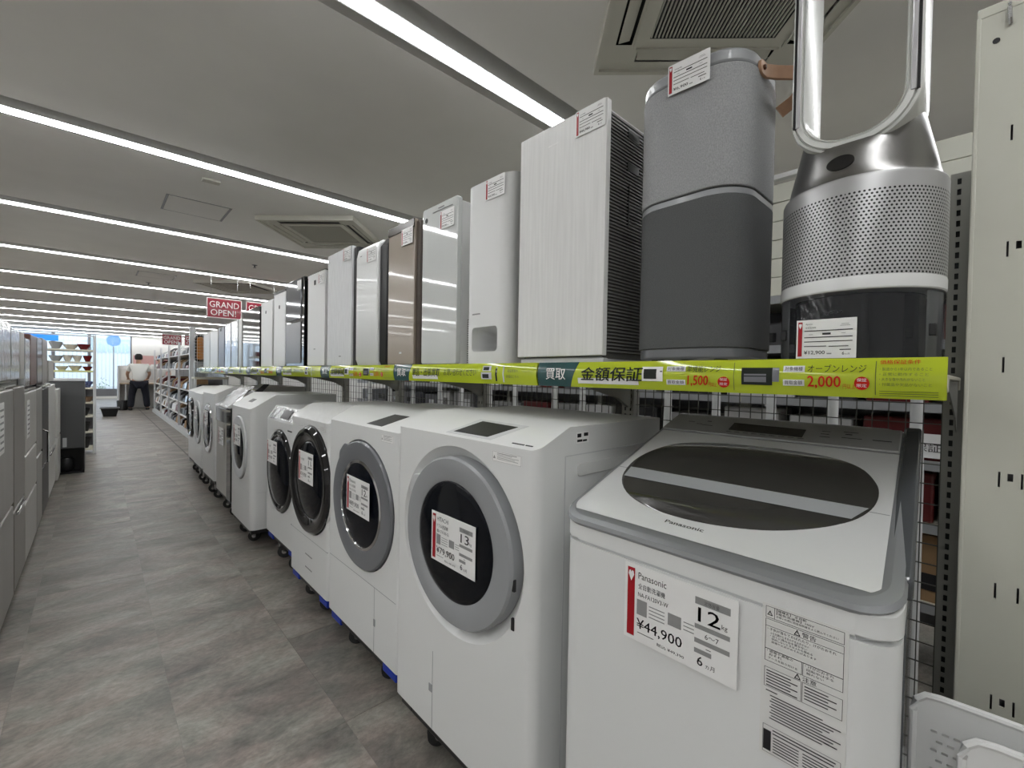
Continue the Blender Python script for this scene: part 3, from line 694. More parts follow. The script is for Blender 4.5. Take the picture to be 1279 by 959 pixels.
# caution sticker
W0, W1, Z0, Z1 = .236, .124, .655, .897
st = MB().box(X-.0004, X+.002, W1, W0, Z0, Z1).build('caution_label', mat('label film', (.72, .72, .70), .4), t, smooth=0)
p = MB(); e = X-.0009
def fr(a, b, c, d):   # left, right, bottom, top outline
    q = .0006
    p.quad((e, a, c), a-b, q); p.quad((e, a, d-q), a-b, q); p.quad((e, a, c), q, d-c); p.quad((e, b+q, c), q, d-c)
def ln(y, z, w, h=.0026, s=None):
    if s: p.text(s, (e, y, z), h*1.25, w=w)
    else: p.quad((e, y, z), w, h*.55)
def tri(y, z, s):
    p.add([(e, y, z), (e, y-s, z), (e, y-s/2, z+s), (e-.0001, y-s*.22, z+s*.14), (e-.0001, y-s*.78, z+s*.14), (e-.0001, y-s/2, z+s*.74)], [(0, 1, 4, 3), (1, 2, 5, 4), (2, 0, 3, 5)])
    p.quad((e, y-s*.46, z+s*.22), s*.08, s*.4)
fr(.231, .129, .875, .893); p.quad((e, .219, .875), .0006, .018); tri(.229, .879, .008)
ln(.216, .8880, .040, .003, '【機種名】 全自動'); ln(.216, .8835, .050, .003, '【電気洗濯機】100V'); ln(.216, .879, .080, .0027, 'お使いの前に取扱説明書をよく読んでください')
fr(.231, .129, .825, .873); tri(.192, .863, .009); ln(.181, .8635, .018, .006, '警告'); p.quad((e, .231, .8615), .102, .0006)
ln(.228, .8555, .090, .0036, '・子供が落ちておぼれたり、けがのおそれ'); ln(.224, .8500, .052, .003, 'ふたを開けたままのぞき込ませない')
ln(.224, .8455, .050, .003, '・近くに踏み台を置かない'); ln(.222, .8410, .055, .0028, '使用しないときはふたを閉める'); ln(.222, .8365, .060, .0026, '感電や火災のおそれがあります')

fr(.231, .180, .806, .826); fr(.179, .129, .806, .826); ln(.228, .8205, .036, .0032, '・感電や漏電の'); ln(.225, .8155, .018, .0032, 'おそれ'); ln(.226, .8100, .040, .0028, 'アースを取り付ける')
ln(.176, .8205, .036, .0032, '・けがのおそれ'); ln(.174, .8155, .034, .0030, '回転中は手を'); ln(.174, .8105, .022, .0030, '触れない')
tri(.190, .797, .009); ln(.179, .7975, .018, .006, '注意'); fr(.231, .180, .765, .796); fr(.179, .129, .765, .796)
for i in range(6):
    ln(.228, .790-.0046*i, .034+.009*((i*7) % 2), .003); 
    if i < 5: ln(.176, .790-.0046*i, .030+.01*((i*5) % 2), .003)
ln(.228, .7585, .016, .003)
for i in range(9): ln(.222-.002*(i % 2), .752-.0045*i, .070+.02*((i*3) % 4)/3, .003)
ln(.150, .720, .016, .003)
fr(.231, .129, .660, .704); p.quad((e, .230, .664), .011, .032); ln(.217, .698, .082, .0034); ln(.217, .693, .080, .0034)
for i in range(6): ln(.216, .687-.0045*i, .035, .003); ln(.176, .687-.0045*i, .042, .003)
p.build('print', [ink], st, smooth=0, recalc=False)

WARP = None
# ------------------------------------------------------------------ display gondola (shelf over the washers)
XB = 1.50; BAY = .9; Y0 = .04; NB = 8; SZ0, SZ1 = 1.235, 1.265
g = T('display_shelf', 'long ivory metal shelf unit with wire mesh back above the washers', 'shelf', (1.25, 3.6, 0))
uz0, uz1 = 0.0, 1.752
for k in range(NB+1):
    y = Y0+BAY*k; u = MB()
    hol = []
    step = .025 if k < 2 else .05
    if k < 5:
        zz = .1
        while zz < 1.73: hol += [(-.019, -.012, zz, zz+.014), (.004, .011, zz, zz+.014)]; zz += step
    V, F = plate_holes(-.03, .02, uz0, uz1, hol); u.add([(XB, y-a, b) for a, b in V], F)
    u.add([(XB, y+.03, uz0), (XB+.04, y+.03, uz0), (XB+.04, y+.03, uz1), (XB, y+.03, uz1), (XB, y-.02, uz0), (XB+.04, y-.02, uz0), (XB+.04, y-.02, uz1), (XB, y-.02, uz1)], [(0, 1, 2, 3), (4, 5, 6, 7)])
    if k > 0: u.v = [(a, b, min(c, 1.55)) for a, b, c in u.v]
    uo = u.build('upright', upr, g, smooth=0, solid=.0015, recalc=False)
    MB().box(XB+.010, XB+.038, y-.018, y+.028, uz0, 1.745 if k == 0 else 1.545).build('slot_shade', black, uo, smooth=0)  # black backing added for the dark inside the slots
for k in range(NB):
    a = Y0+BAY*k+.002; b = a+BAY-.004
    s_ = MB().box(1.012, XB-.004, a, b, SZ0+.022, SZ1).box(1.012, 1.026, a, b, SZ0, SZ1).box(XB-.02, XB-.004, a, b, SZ0, SZ1)
    s_.build('shelf_board', shelfc, g, bevel=.002)
    for yy in (a+.004, b-.006):
        MB().frame((0, yy, 0), (1, 0, 0), (0, 0, 1), (0, 1, 0), [(1.06, SZ0+.02), (XB, SZ0+.02), (XB, SZ0-.10), (1.42, SZ0-.06)], 0, .0025).build('bracket', upr, g, smooth=0)
    mw = MB(); zz = .10
    i = 0
    while zz < 1.225: mw.box(XB+.012, XB+.015, a+.02, b-.02, zz-.0013, zz+.0013); zz += .05
    yy = a+.03
    while yy < b-.02: mw.box(XB+.009, XB+.012, yy-.0011, yy+.0011, .10, 1.22); yy += .0335 if k < 3 else .05
    mw.build('wire_mesh', wire, g, smooth=0, kind='stuff')
    mw = MB(); zz = 1.28   # short mesh fence behind the purifiers
    if k == NB-1:
        while zz < 1.75: mw.box(1.04, XB, b-.003, b, zz, zz+.0025); zz += .05
        xx = 1.04
        while xx < XB: mw.box(xx, xx+.0025, b-.006, b-.003, 1.28, 1.75); xx += .045
        mw.build('wire_mesh', chrome, g, smooth=0, kind='stuff')
# banner strips
def strip_pic_oven(p, y, z, w, h, bm, dm, e):
    """small printed picture of a microwave / oven"""
    P_ = lambda a, b, c, d, m_: p.quad((e, y-a*w, z+b*h), c*w, d*h, m=m_)
    p.add([(e, y, z+.12*h), (e, y-.8*w, z), (e, y-.8*w, z+.85*h), (e, y, z+.95*h)], [(0, 1, 2, 3)], bm)
    p.add([(e, y-.8*w, z), (e, y-w, z+.2*h), (e, y-w, z+.92*h), (e, y-.8*w, z+.85*h)], [(0, 1, 2, 3)], dm)
for k in range(NB):
    yl = Y0+BAY*(k+1); yr = Y0+BAY*k; z0, z1 = 1.223, 1.293
    # curved card : bulges to the aisle
    def xb(v): return .992-.0075*math.sin(pi*v)      # v 0..1 from bottom to top
    nv = 8; W = BAY-.006
    def SP(s, v, h=0): return Vector((xb(v)-h, yl-.003-s, z0+v*(z1-z0)))
    type_a = (k % 2 == 0)
    lab = 'lime green banner strip with two oven prices, at the near shelf end' if k == 0 else \
          ('lime green banner strip, %s of the strips along the shelf edge' % ['', 'second', 'third', 'fourth', 'fifth', 'sixth', 'seventh', 'eighth'][k])
    bt = T('banner_strip', lab, 'banner', (.99, (yl+yr)/2, z0), 'green banner strips on the shelf edge')
    mb = MB(); cols = [0, W]; vs = [SP(s, i/nv) for i in range(nv+1) for s in cols]
    mb.add(vs, [(2*i, 2*i+1, 2*i+3, 2*i+2) for i in range(nv)])
    vs2 = [v+Vector((.012, 0, 0)) for v in vs]; mb.add(vs2, [(2*i, 2*i+2, 2*i+3, 2*i+1) for i in range(nv)])
    mb.add([vs[0], vs[1], vs2[1], vs2[0], vs[-2], vs[-1], vs2[-1], vs2[-2]], [(0, 1, 2, 3), (4, 5, 6, 7)])
    mb.build('strip', lime, bt, smooth=80)
    P_ = MB()
    def cur(pts_s, m_, h=.0005):           # polygon strip following the curve: list of (s_left(v), s_right(v)) callables
        fl, frr = pts_s; q = [SP(fl(i/nv), i/nv, h) for i in range(nv+1)]; r_ = [SP(frr(i/nv), i/nv, h) for i in range(nv+1)]
        P_.add(q+r_, [(i, nv+1+i, nv+2+i, i+1) for i in range(nv)], m_)
    def tx(s, a, v, h, w=None, m_=1, bold=0, slant=0):
        vt, fs, W_, H_ = text_mesh(s, bold); kx = (w/W_) if w else h/H_; ky = h/H_
        P_.add([SP(a+q[0]*kx+q[1]*ky*slant, v+q[1]*ky/(z1-z0), .0028) for q in vt], fs, m_)
    def qd(a, v, w, h, m_): e1 = .0017 if (m_ in (1, 4, 5) or h < .1) else .0013; P_.add([SP(a, v, e1), SP(a+w, v, e1), SP(a+w, v+h/2, e1), SP(a+w, v+h, e1), SP(a, v+h, e1), SP(a, v+h/2, e1)], [(0, 1, 2, 5), (5, 2, 3, 4)], m_)
    cur((lambda v: 0, lambda v: .125+.03*v), 0)
    tx('買取', .035, .28, .033, .076, 2, .012)
    if type_a:
        qd(.155, .15, .19, .22, 2); tx('金額保証', .165, .27, .037, .19, 1, .018, .12)
        qd(.355, .30, .055, .50, 2); qd(.36, .38, .034, .34, 1); qd(.403, .62, .006, .04, 1)
        qd(.420, .64, .046, .17, 2); qd(.420, .20, .046, .17, 2); tx('対象機種', .423, .67, .008, .040, 1); tx('買取金額', .423, .23, .008, .040, 1)
        tx('単機能レンジ', .470, .62, .015, .075, 1); tx('1,500', .470, .16, .025, .047, 3, .02, .1); tx('円以上', .519, .17, .009, .018, 3)
        P_.add([SP(.551+.0125*cos(a*pi/8), .32+.17*sin(a*pi/8), .0016) for a in range(16)], [tuple(range(16))], 3); tx('保証', .543, .36, .006, .016, 2); tx('限定', .543, .22, .006, .016, 2)
        qd(.571, .08, .0012, .84, 4)
        qd(.587, .26, .058, .50, 1); qd(.592, .34, .042, .24, 5); qd(.645, .36, .012, .40, 5)
        qd(.664, .64, .036, .17, 2); qd(.664, .26, .036, .17, 2); tx('対象機種', .667, .67, .008, .030, 1); tx('買取金額', .667, .29, .008, .030, 1)
        tx('オーブンレンジ', .705, .64, .014, .088, 1); tx('2,000', .705, .20, .024, .052, 3, .02); tx('円以上', .760, .21, .009, .018, 3)
        P_.add([SP(.787+.011*cos(a*pi/8), .36+.17*sin(a*pi/8), .0016) for a in range(16)], [tuple(range(16))], 3); tx('保証', .780, .40, .006, .014, 2); tx('限定', .780, .26, .006, .014, 2)
        qd(.805, .08, .0012, .84, 4)
        tx('価格保証条件', .811, .84, .0075, .052, 3, .01)
        for i, s_ in enumerate(('・製造から1年以内であること', '・正常に動作すること', '・大きな傷や汚れがないこと', '・付属品や欠品がないこと')): tx(s_, .811, .68-.125*i, .0055, .066-.004*(i % 3), 4)
        for i in range(3): qd(.811, .17-.055*i, .074, .014, 4)
    else:
        qd(.165, .15, .19, .22, 2); tx('単品・出張買取', .165, .30, .032, .205, 1, .012, .12)
        tx('お問い合わせください', .40, .36, .026, .20, 1, 0, .1)
        qd(.635, .62, .045, .26, 6); qd(.628, .22, .055, .34, 6); qd(.640, .66, .030, .16, 1); qd(.635, .27, .034, .20, 1)
        qd(.703, .14, .008, .60, 1); qd(.707, .40, .004, .42, 6); qd(.740, .10, .006, .75, 6)
        tx('家電買取の', .765, .56, .010, .05, 4); tx('詳細はこちら', .760, .30, .010, .058, 4)
    P_.build('print', [teal, mat('dark print', (.02, .024, .02), .6, spec=.2), mat('gloss white print', (.85, .85, .83), .15, coat=.4), inkred, mat('olive print', (.10, .13, .02), .3), dgrey, lgrey], bt, smooth=80, recalc=False)

# ------------------------------------------------------------------ purifiers on the shelf
SH = SZ1
def purifier(label, y0, y1, z1, X=1.03, D=.22, body=black, panel=white, rc=.012, foot=True, z0=None, bodytop=0.0, pname='front_panel', pth=.022, ext=0):
    z0 = SH if z0 is None else z0
    t = T('air_purifier', label, 'air purifier', (X+D/2, (y0+y1)/2, z0))
    zb = z0+.03
    MB().frame((0, 0, 0), (1, 0, 0), (0, 1, 0), (0, 0, 1), rrect(X+(.02 if not ext else .012), X+D, y0+(.006 if not ext else -ext), y1-.006, .015, 3), z0, z1-.012-bodytop).build('body', body, t, bevel=.004)
    MB().frame((X, 0, 0), (0, 1, 0), (0, 0, 1), (1, 0, 0), rrect(y0, y1, zb, z1, rc, 6), 0, pth).build(pname, panel, t, bevel=.003)
    return t
def logo(t, X, y, z, w=.03, h=.006, m_=inkgrey, name='logo'): return MB().box(X-.0006, X+.001, y-w/2, y+w/2, z, z+h).build(name, m_, t, smooth=0)

# P1 bladeless fan purifier
cx, cy = 1.205, .197; zb = SH
t = T('fan_purifier', 'loop shaped bladeless fan purifier with perforated drum and smoked water tank', 'air purifier', (cx, cy, zb))
MB().lathe([(.128, 0), (.137, .006), (.138, .014), (.128, .018)], (cx, cy, zb), n=64).build('base', dgrey, t)
MB().lathe([(.1385, .016), (.1395, .165)], (cx, cy, zb), n=72).build('water_tank', mat('clear smoked tank', (.03, .032, .036), .06, alpha=.6), t)
k = MB().lathe([(.112, .018), (.112, .160)], (cx, cy, zb), n=48); k.build('tank_core', glossblack, t)
for a0, a1 in ((58, 84), (-76, -50)):
    st_ = []
    for q in range(9):
        a = radians(189.3-(a0+(a1-a0)*q/8)); st_ += [(cx+.1365*cos(a), cy+.1365*sin(a), zb+.02), (cx+.1365*cos(a), cy+.1365*sin(a), zb+.16)]
    MB().add(st_, [(2*i, 2*i+2, 2*i+3, 2*i+1) for i in range(8)]).build('side_strip', mat('silver grey strip', (.42, .43, .44), .3), t, smooth=60, solid=.001)
for a in (122, 247): 
    aa = radians(a); px, py = cx+.136*cos(aa), cy+.136*sin(aa)
    MB().box(px-.012, px+.012, py-.006, py+.006, zb+.075, zb+.098).build('tank_clip', black, t, bevel=.002)
MB().lathe([(.139, .163), (.1415, .166), (.1415, .186), (.140, .192)], (cx, cy, zb), n=72).build('white_band', white, t)
dr = MB().lathe([(.1405, .170), (.1405, .378), (.138, .384), (.134, .386)], (0, 0, 0), n=96); dr.v = [(a, b, c) for a, b, c in dr.v]
org_ = parent_origin(t); dr.v = [(a+org_.x, b+org_.y, c+org_.z) for a, b, c in dr.v]
dr.build('perforated_drum', perf, t)
# cone with elliptical narrowing top
hwL = .107; zbot = 1.715; ztp = 2.28; rL = .095
def under_loop(y):
    d = max(0, abs(y-cy)-(hwL-rL)); return zbot+rL-sqrt(max(0, rL*rL-min(d, rL*.97)**2))+.012
mb = MB(); prof = [(.134, .386), (.131, .392)]+[(.131-.037*q/10, .392+.17*q/10) for q in range(1, 11)]+[(.094*q/6, .562) for q in (5, 4, 3, 2, 1, 0.01)]; n = 72; vs = []
for (r_, h_) in prof:
    for i in range(n): a = 2*pi*i/n; yy = cy+r_*sin(a); vs.append((cx+r_*cos(a), yy, min(zb+h_, under_loop(yy))))
fs = [(j*n+i, j*n+(i+1) % n, (j+1)*n+(i+1) % n, (j+1)*n+i) for j in range(len(prof)-1) for i in range(n)]
mb.add(vs, fs).build('cone', brushed, t, smooth=40)
ds = (Vector((-1, .10, 0)).normalized()); k = MB().lathe([(.0155, 0), (.0155, .003)], Vector((cx, cy, zb+.420))+ds*.1235, (ds.x, ds.y, .22), 32, 0, (1.5, 1)); k.build('display_window', glossblack, t)
# loop
LX = 1.098
path = []
for i in range(13): a = radians(180+90*i/12); path.append((cy+hwL-rL, zbot+rL, a)) if False else None
def stad(hw, zb_, zt__, r, n=16):
    P = []
    for (yc, zc, a0) in ((cy-hw+r, zb_+r, 180), (cy+hw-r, zb_+r, 270), (cy+hw-r, zt__-r, 0), (cy-hw+r, zt__-r, 90)):
        for i in range(n+1): a = radians(a0+90*i/n); P.append((yc, zc, a, r))
    return P
S_ = stad(hwL, zbot, ztp, rL)
def sweep(mb, S_, sect, m=0):
    n = len(S_); k = len(sect); vs = []
    for (yc, zc, a, r) in S_:
        for (off, dx) in sect: vs.append((LX+dx, yc+(r+off)*cos(a), zc+(r+off)*sin(a)))
    mb.add(vs, [(i*k+j, i*k+(j+1) % k, ((i+1) % n)*k+(j+1) % k, ((i+1) % n)*k+j) for i in range(n) for j in range(k)], m)
sect = [(0, .010), (-.002, .002), (-.006, 0), (-.007, .004), (-.0085, .004), (-.010, -.002), (-.019, -.003), (-.0205, .003), (-.022, .003), (-.024, -.001), (-.027, .004), (-.027, .125), (-.012, .138), (-.002, .130)]
mb = MB(); sweep(mb, S_, sect); mb.build('loop', mat('pearl white gloss', (.68, .69, .665), .24, coat=.25), t, smooth=35)
for sgn in (-1, 1):
    yy = cy+sgn*(hwL-.0078); MB().box(LX-.0035, LX+.006, yy-.0022, yy+.0022, 1.79, 2.2).build('air_slot', black, t, smooth=0)
    MB().box(LX-.0045, LX+.004, cy+sgn*(hwL-.0105)-(.008 if sgn > 0 else 0), cy+sgn*(hwL-.0105)+(.008 if sgn < 0 else 0), 1.79, 2.2).build('nozzle_trim', mat('pale satin silver', (.62, .62, .64), .2, metal=.3), t, bevel=.0015)
price_tag(t, cx-.142, .272, .172, SH+.032, SH+.110, '¥12,900', brand='dyson', months='6', wide=False)
MB().text('dyson', (cx-.1400, .228, SH+.118), .009, w=.032, bold=.01).build('logo', lgrey, t, smooth=0)

# P2 tall fabric purifier
xa, xb_, ya, yb = 1.05, 1.337, .383, .670; rcn = .09
t = T('air_purifier', 'tall rounded square purifier in light and dark grey fabric with leather handle', 'air purifier', ((xa+xb_)/2, (ya+yb)/2, SH))
def rsq(i, z0, z1, name, m_, bev=0, r=rcn, **kw): return MB().frame((0, 0, 0), (1, 0, 0), (0, 1, 0), (0, 0, 1), rrect(xa+i, xb_-i, ya+i, yb-i, r-i, 14), z0, z1).build(name, m_, t, bevel=bev, seg=3, smooth=40)
for fx, fy in ((xa+.06, ya+.06), (xa+.06, yb-.06), (xb_-.06, ya+.06), (xb_-.06, yb-.06)): MB().lathe([(.012, 0), (.016, .036)], (fx, fy, SH), n=16).build('foot', rubber, t)
rsq(.004, 1.300, 1.330, 'base', dgrey, .006); rsq(0, 1.326, 1.684, 'lower_cover', fabD, .003); rsq(.001, 1.684, 1.697, 'seam_band', grey); rsq(.005, 1.697, 1.702, 'groove', black); rsq(0, 1.702, 1.985, 'upper_cover', fabL, .003)
rsq(.002, 1.985, 2.020, 'top_ring', grey, .008)
rsq(.03, 2.020, 2.024, 'top_grille', black)
price_tag(t, xa-.006, .562, .458, 1.955, 2.028, '¥6,900', months='6', tiltx=.0, dz=-.004, wide=False)
pts = [(1.148, ya-.002, 1.990), (1.170, ya-.004, 1.990), (1.195, ya-.022, 1.990), (1.225, ya-.055, 1.988), (1.250, ya-.066, 1.984), (1.275, ya-.058, 1.975), (1.285, ya-.030, 1.955), (1.280, ya-.002, 1.938)]
mb = MB(); vs = []
pts = [Vector(q) for q in pts]
for i, q in enumerate(pts):
    d = (pts[min(i+1, 7)]-pts[max(i-1, 0)]).normalized(); nrm = d.cross(Vector((0, 0, 1))).normalized(); up = nrm.cross(d).normalized()
    if up.z < 0: up = -up
    for (a, b) in ((-.0035, -.016), (.0035, -.016), (.0035, .016), (-.0035, .016)): vs.append(q+nrm*a+up*b)
mb.add(vs, [(i*4+j, i*4+(j+1) % 4, (i+1)*4+(j+1) % 4, (i+1)*4+j) for i in range(7) for j in range(4)]+[(0, 1, 2, 3), (28, 29, 30, 31)])
mb.lathe([(.016, -.0035), (.016, .0035)], (1.148, ya-.002, 1.990), (0, -1, 0), 20)
h = mb.build('handle', leather, t, bevel=.001, smooth=40); MB().lathe([(.006, 0), (.006, .006), (.004, .008)], (1.152, ya-.003, 1.990), (0, -1, 0), 16).build('bolt', mat('dark bronze', (.10, .045, .03), .35, metal=.6), h)

# P3 big wood grain purifier
t = T('air_purifier', 'large white purifier with wood grain front panel and dark louvred side', 'air purifier', (1.18, .89, SH))
MB().box(1.048, 1.34, .742, 1.062, SH+.04, 2.005).build('body', mat('dark louvre plastic', (.09, .09, .085), .5), t, bevel=.004)
MB().box(1.045, 1.33, .745, 1.058, SH, SH+.045).box(1.036, 1.06, .735, 1.065, SH+.018, SH+.042).build('base', lgrey, t, bevel=.003)
MB().box(1.028, 1.048, .732, 1.073, SH+.048, 2.024).build('front_panel', wood, t, bevel=.002)
lv = MB(); zz = SH+.06
while zz < 2.0:
    lv.box(1.05, 1.335, .7365, .742, zz, zz+.0042); zz += .0098
lv.build('louver', mat('grey louvre plastic', (.20, .20, .195), .45), t, smooth=0, kind='stuff')
MB().box(1.14, 1.20, .7350, .745, 1.955, 1.980).build('grip_recess', black, t, smooth=0); MB().box(1.14, 1.20, .7350, .745, 1.86, 1.885).build('grip_recess', black, t, smooth=0)
MB().box(1.148, 1.152, .7355, .745, 1.70, 1.82).build('seam', black, t, smooth=0); MB().box(1.05, 1.34, .75, 1.055, 2.005, 2.016).build('top_cover', lgrey, t, bevel=.003)
price_tag(t, 1.026, .840, .737, 1.950, 2.024, '¥44,980', months='6', wide=False)
MB().box(1.0275, 1.029, .91, .95, 1.962, 1.966).build('logo', paper, t, smooth=0)

# P4 white with opening
ya, yb, X = 1.13, 1.375, 1.03
t = T('air_purifier', 'smooth white purifier with rectangular opening near its foot', 'air purifier', (X+.13, 1.25, SH))
hy0, hy1, hz0, hz1 = 1.180, 1.342, 1.338, 1.428
mb = shell(X, ya, yb, SH, 1.955, 1.965, .05, .26, .045, front=False)
fy0, fy1 = ya+.045, yb-.045; V = rrect(hy0, fy1-.001 if False else hy1, hz0, hz1, .016, 5)
# front plate with rounded hole: ring between the hole and its rectangle
mb.add([], [])
cyh, czh = (hy0+fy1)/2, (hz0+hz1)/2
hp = rrect(hy0, fy1-.006, hz0, hz1, .016, 5)
angs_ = [(math.atan2(q[1]-czh, q[0]-cyh), q) for q in hp]
def rr2(a, x0, x1, y0_, y1_): return ray_rect(a, x0, x1, y0_, y1_, (cyh, czh))
lst = [(a, q, rr2(a, fy0, fy1, SH, 1.955)) for a, q in angs_]
for (yy, zz) in ((fy0, SH), (fy1, SH), (fy0, 1.955), (fy1, 1.955)):
    a = math.atan2(zz-czh, yy-cyh); qn = min(hp, key=lambda q: abs(math.atan2(q[1]-czh, q[0]-cyh)-a)); lst.append((a, qn, (yy, zz)))
lst.sort(key=lambda q: q[0]); vs = []
for a, q, o_ in lst: vs += [(X, q[0], q[1]), (X, o_[0], o_[1])]
n = len(lst); mb.add(vs, [(2*i, 2*((i+1) % n), 2*((i+1) % n)+1, 2*i+1) for i in range(n)])
n = len(hp); mb.add([(X, q[0], q[1]) for q in hp]+[(X+.13, q[0], q[1]+(.01 if q[1] < czh else -.02)) for q in hp], [(i, (i+1) % n, n+(i+1) % n, n+i) for i in range(n)]+[tuple(range(n, 2*n))])
mb.build('body', whiteb, t, smooth=45); logo(t, X, 1.30, 1.475, .045, .005)
price_tag(t, X-.002, 1.253, 1.150, 1.880, 1.953, '¥16,900', months='6', wide=False)

t = purifier('pale grey glossy purifier with controls on its top edge, beside the white one with opening', 1.425, 1.680, 1.955, panel=panelgloss, body=whiteb, D=.20)
price_tag(t, 1.027, 1.541, 1.443, 1.842, 1.915, '¥14,900', months='6', wide=False)
MB().lathe([(.011, 0), (.011, .0015)], (1.031, 1.65, 1.905), NX, 16).build('knob', black, t); MB().box(1.0275, 1.03, 1.46, 1.60, 1.925, 1.927).box(1.0275, 1.03, 1.52, 1.56, 1.935, 1.938).build('button_print', inkgrey, t, smooth=0)
MB().box(1.026, 1.03, 1.47, 1.64, SH+.006, SH+.024).build('lower_trim', lgrey, t, bevel=.002)
lv = MB()
for i in range(20): lv.box(1.09, 1.20, 1.4225, 1.432, 1.30+.009*i, 1.304+.009*i)
lv.build('vent', dgrey, t, smooth=0)
t = purifier('taupe glossy purifier with dark strip across its top', 1.745, 1.985, 1.945, panel=taupe, body=mat('deep brown plastic', (.06, .045, .035), .4), D=.22, rc=.006, ext=.032)
MB().box(1.026, 1.034, 1.747, 1.983, 1.905, 1.943).build('control_strip', mat('dark taupe', (.07, .06, .052), .2), t, bevel=.001)
price_tag(t, 1.024, 1.85, 1.752, 1.836, 1.910, '¥12,800', months='6', wide=False); logo(t, 1.03, 1.86, 1.345, .02, .008, lgrey)
MB().box(1.027, 1.036, 1.75, 1.96, SH+.004, SH+.022).build('lower_trim', lgrey, t, bevel=.002)
t = T('air_purifier', 'white purifier with rounded top and bottom front and black sides', 'air purifier', (1.13, 2.19, SH))
prof = [(1.075, SH+.004), (1.045, SH+.02), (1.030, SH+.06), (1.030, 1.87), (1.040, 1.912), (1.062, 1.930), (1.085, 1.932), (1.085, SH+.004)]
MB().frame((0, 2.10, 0), (1, 0, 0), (0, 0, 1), (0, 1, 0), prof, 0, .25).build('front_panel', white, t, bevel=.008)
MB().frame((0, 2.03, 0), (1, 0, 0), (0, 0, 1), (0, 1, 0), [(1.046, SH+.05), (1.07, SH), (1.24, SH), (1.25, 1.90), (1.23, 1.937), (1.08, 1.937), (1.046, 1.89)], 0, .315).build('body', black, t, bevel=.006)
price_tag(t, 1.028, 2.215, 2.115, 1.825, 1.898, '¥11,900', months='6', wide=False); logo(t, 1.03, 2.29, 1.87, .02, .004)
t = purifier('tall purifier with pale grey grained front, past the rounded white one', 2.405, 2.755, 1.957, panel=wood2, rc=.006, ext=.045)
price_tag(t, 1.026, 2.515, 2.412, 1.882, 1.955, '¥19,900', months='6', wide=False); logo(t, 1.03, 2.56, 1.345, .03, .006)
t = purifier('white purifier with black slanted top and small square dot', 2.80, 3.10, 1.890, panel=whiteb)
MB().frame((0, 2.80, 0), (1, 0, 0), (0, 0, 1), (0, 1, 0), [(1.03, 1.892), (1.24, 1.90), (1.24, 1.925)], 0, .30).build('top_cover', glossblack, t, smooth=0)
MB().box(1.0285, 1.031, 2.955, 2.985, 1.815, 1.845).build('badge', ink, t, smooth=0); price_tag(t, 1.026, 2.895, 2.81, 1.81, 1.876, '¥9,900', months='6', wide=False); logo(t, 1.03, 2.97, 1.40, .03, .006)
t = purifier('grey mirror gloss purifier in a black frame, split across the middle', 3.17, 3.55, 1.905, panel=glossblack, rc=.006)
MB().box(1.024, 1.032, 3.225, 3.545, 1.62, 1.90).build('upper_panel', panelmir, t, bevel=.002); MB().box(1.024, 1.032, 3.225, 3.545, 1.315, 1.60).build('lower_panel', mat('grey satin sheet', (.17, .17, .175), .3), t, bevel=.002)
MB().box(1.021, 1.024, 3.21, 3.29, 1.82, 1.885).build('price_tag', paper, t, smooth=0)
t = purifier('white purifier with round dot, just past the grey mirror one', 3.58, 3.87, 1.858, panel=whiteb, body=whiteb); MB().lathe([(.016, 0), (.016, .002)], (1.031, 3.73, 1.75), NX, 16).build('badge', ink, t)
MB().box(1.03, 1.24, 3.585, 3.865, 1.85, 1.874).build('top_cover', black, t, bevel=.003)
t = purifier('white purifier with dot, second past the grey mirror one', 3.92, 4.24, 1.835, panel=whiteb, body=whiteb); MB().lathe([(.014, 0), (.014, .002)], (1.031, 4.10, 1.745), NX, 16).build('badge', ink, t)
t = purifier('black glossy purifier mirroring the ceiling lights', 4.29, 4.88, 1.818, panel=glossblack, rc=.01); logo(t, 1.03, 4.55, 1.36, .2, .006, lgrey)
t = purifier('slim white purifier beside the black glossy one', 4.93, 5.06, 1.765, panel=frB, body=whiteb)
t = purifier('film wrapped silver purifier, nearer of the shiny pair', 5.10, 5.38, 1.765, panel=foil, body=lgrey)
t = purifier('film wrapped silver purifier, farther of the shiny pair', 5.42, 5.70, 1.760, panel=foil, body=lgrey)
t = purifier('blue grey slim purifier past the shiny pair', 5.74, 6.05, 1.745, panel=mat('blue grey sheet', (.15, .16, .19), .35), body=dgrey); MB().box(1.027, 1.031, 5.90, 5.95, 1.70, 1.73).build('badge', ink, t, smooth=0)
t = purifier('cream purifier, second from the far end of the shelf', 6.10, 6.56, 1.735, panel=frW, body=frB)
t = purifier('cream purifier at the far end of the shelf', 6.60, 7.02, 1.73, panel=frW, body=frB)
# black heater with amber front at the end of the shelf
st_ = T('end_stand', 'small ivory stand with chrome mesh front at the far shelf end', 'stand', (1.15, 7.38, 0))
for zz in (.16, .66, 1.165): MB().box(.965, 1.36, 7.27, 7.52, zz-.03, zz).build('shelf_board', shelfc, st_, bevel=.002)
for xx in (.965, 1.335):
    for yy in (7.27, 7.495): MB().box(xx, xx+.025, yy, yy+.025, 0, 1.135).build('leg', lgrey, st_, smooth=0)
mw = MB(); zz = 1.17
while zz < 1.76: mw.box(.965, 1.36, 7.262, 7.265, zz, zz+.003); zz += .04
xx = .965
while xx < 1.37: mw.box(xx, xx+.003, 7.259, 7.262, 1.165, 1.75); xx += .03
mw.build('wire_mesh', chrome, st_, smooth=0, kind='stuff')
t = T('oval_heater', 'upright black oval heater with amber front behind the end mesh', 'heater', (1.04, 7.38, 1.1655))
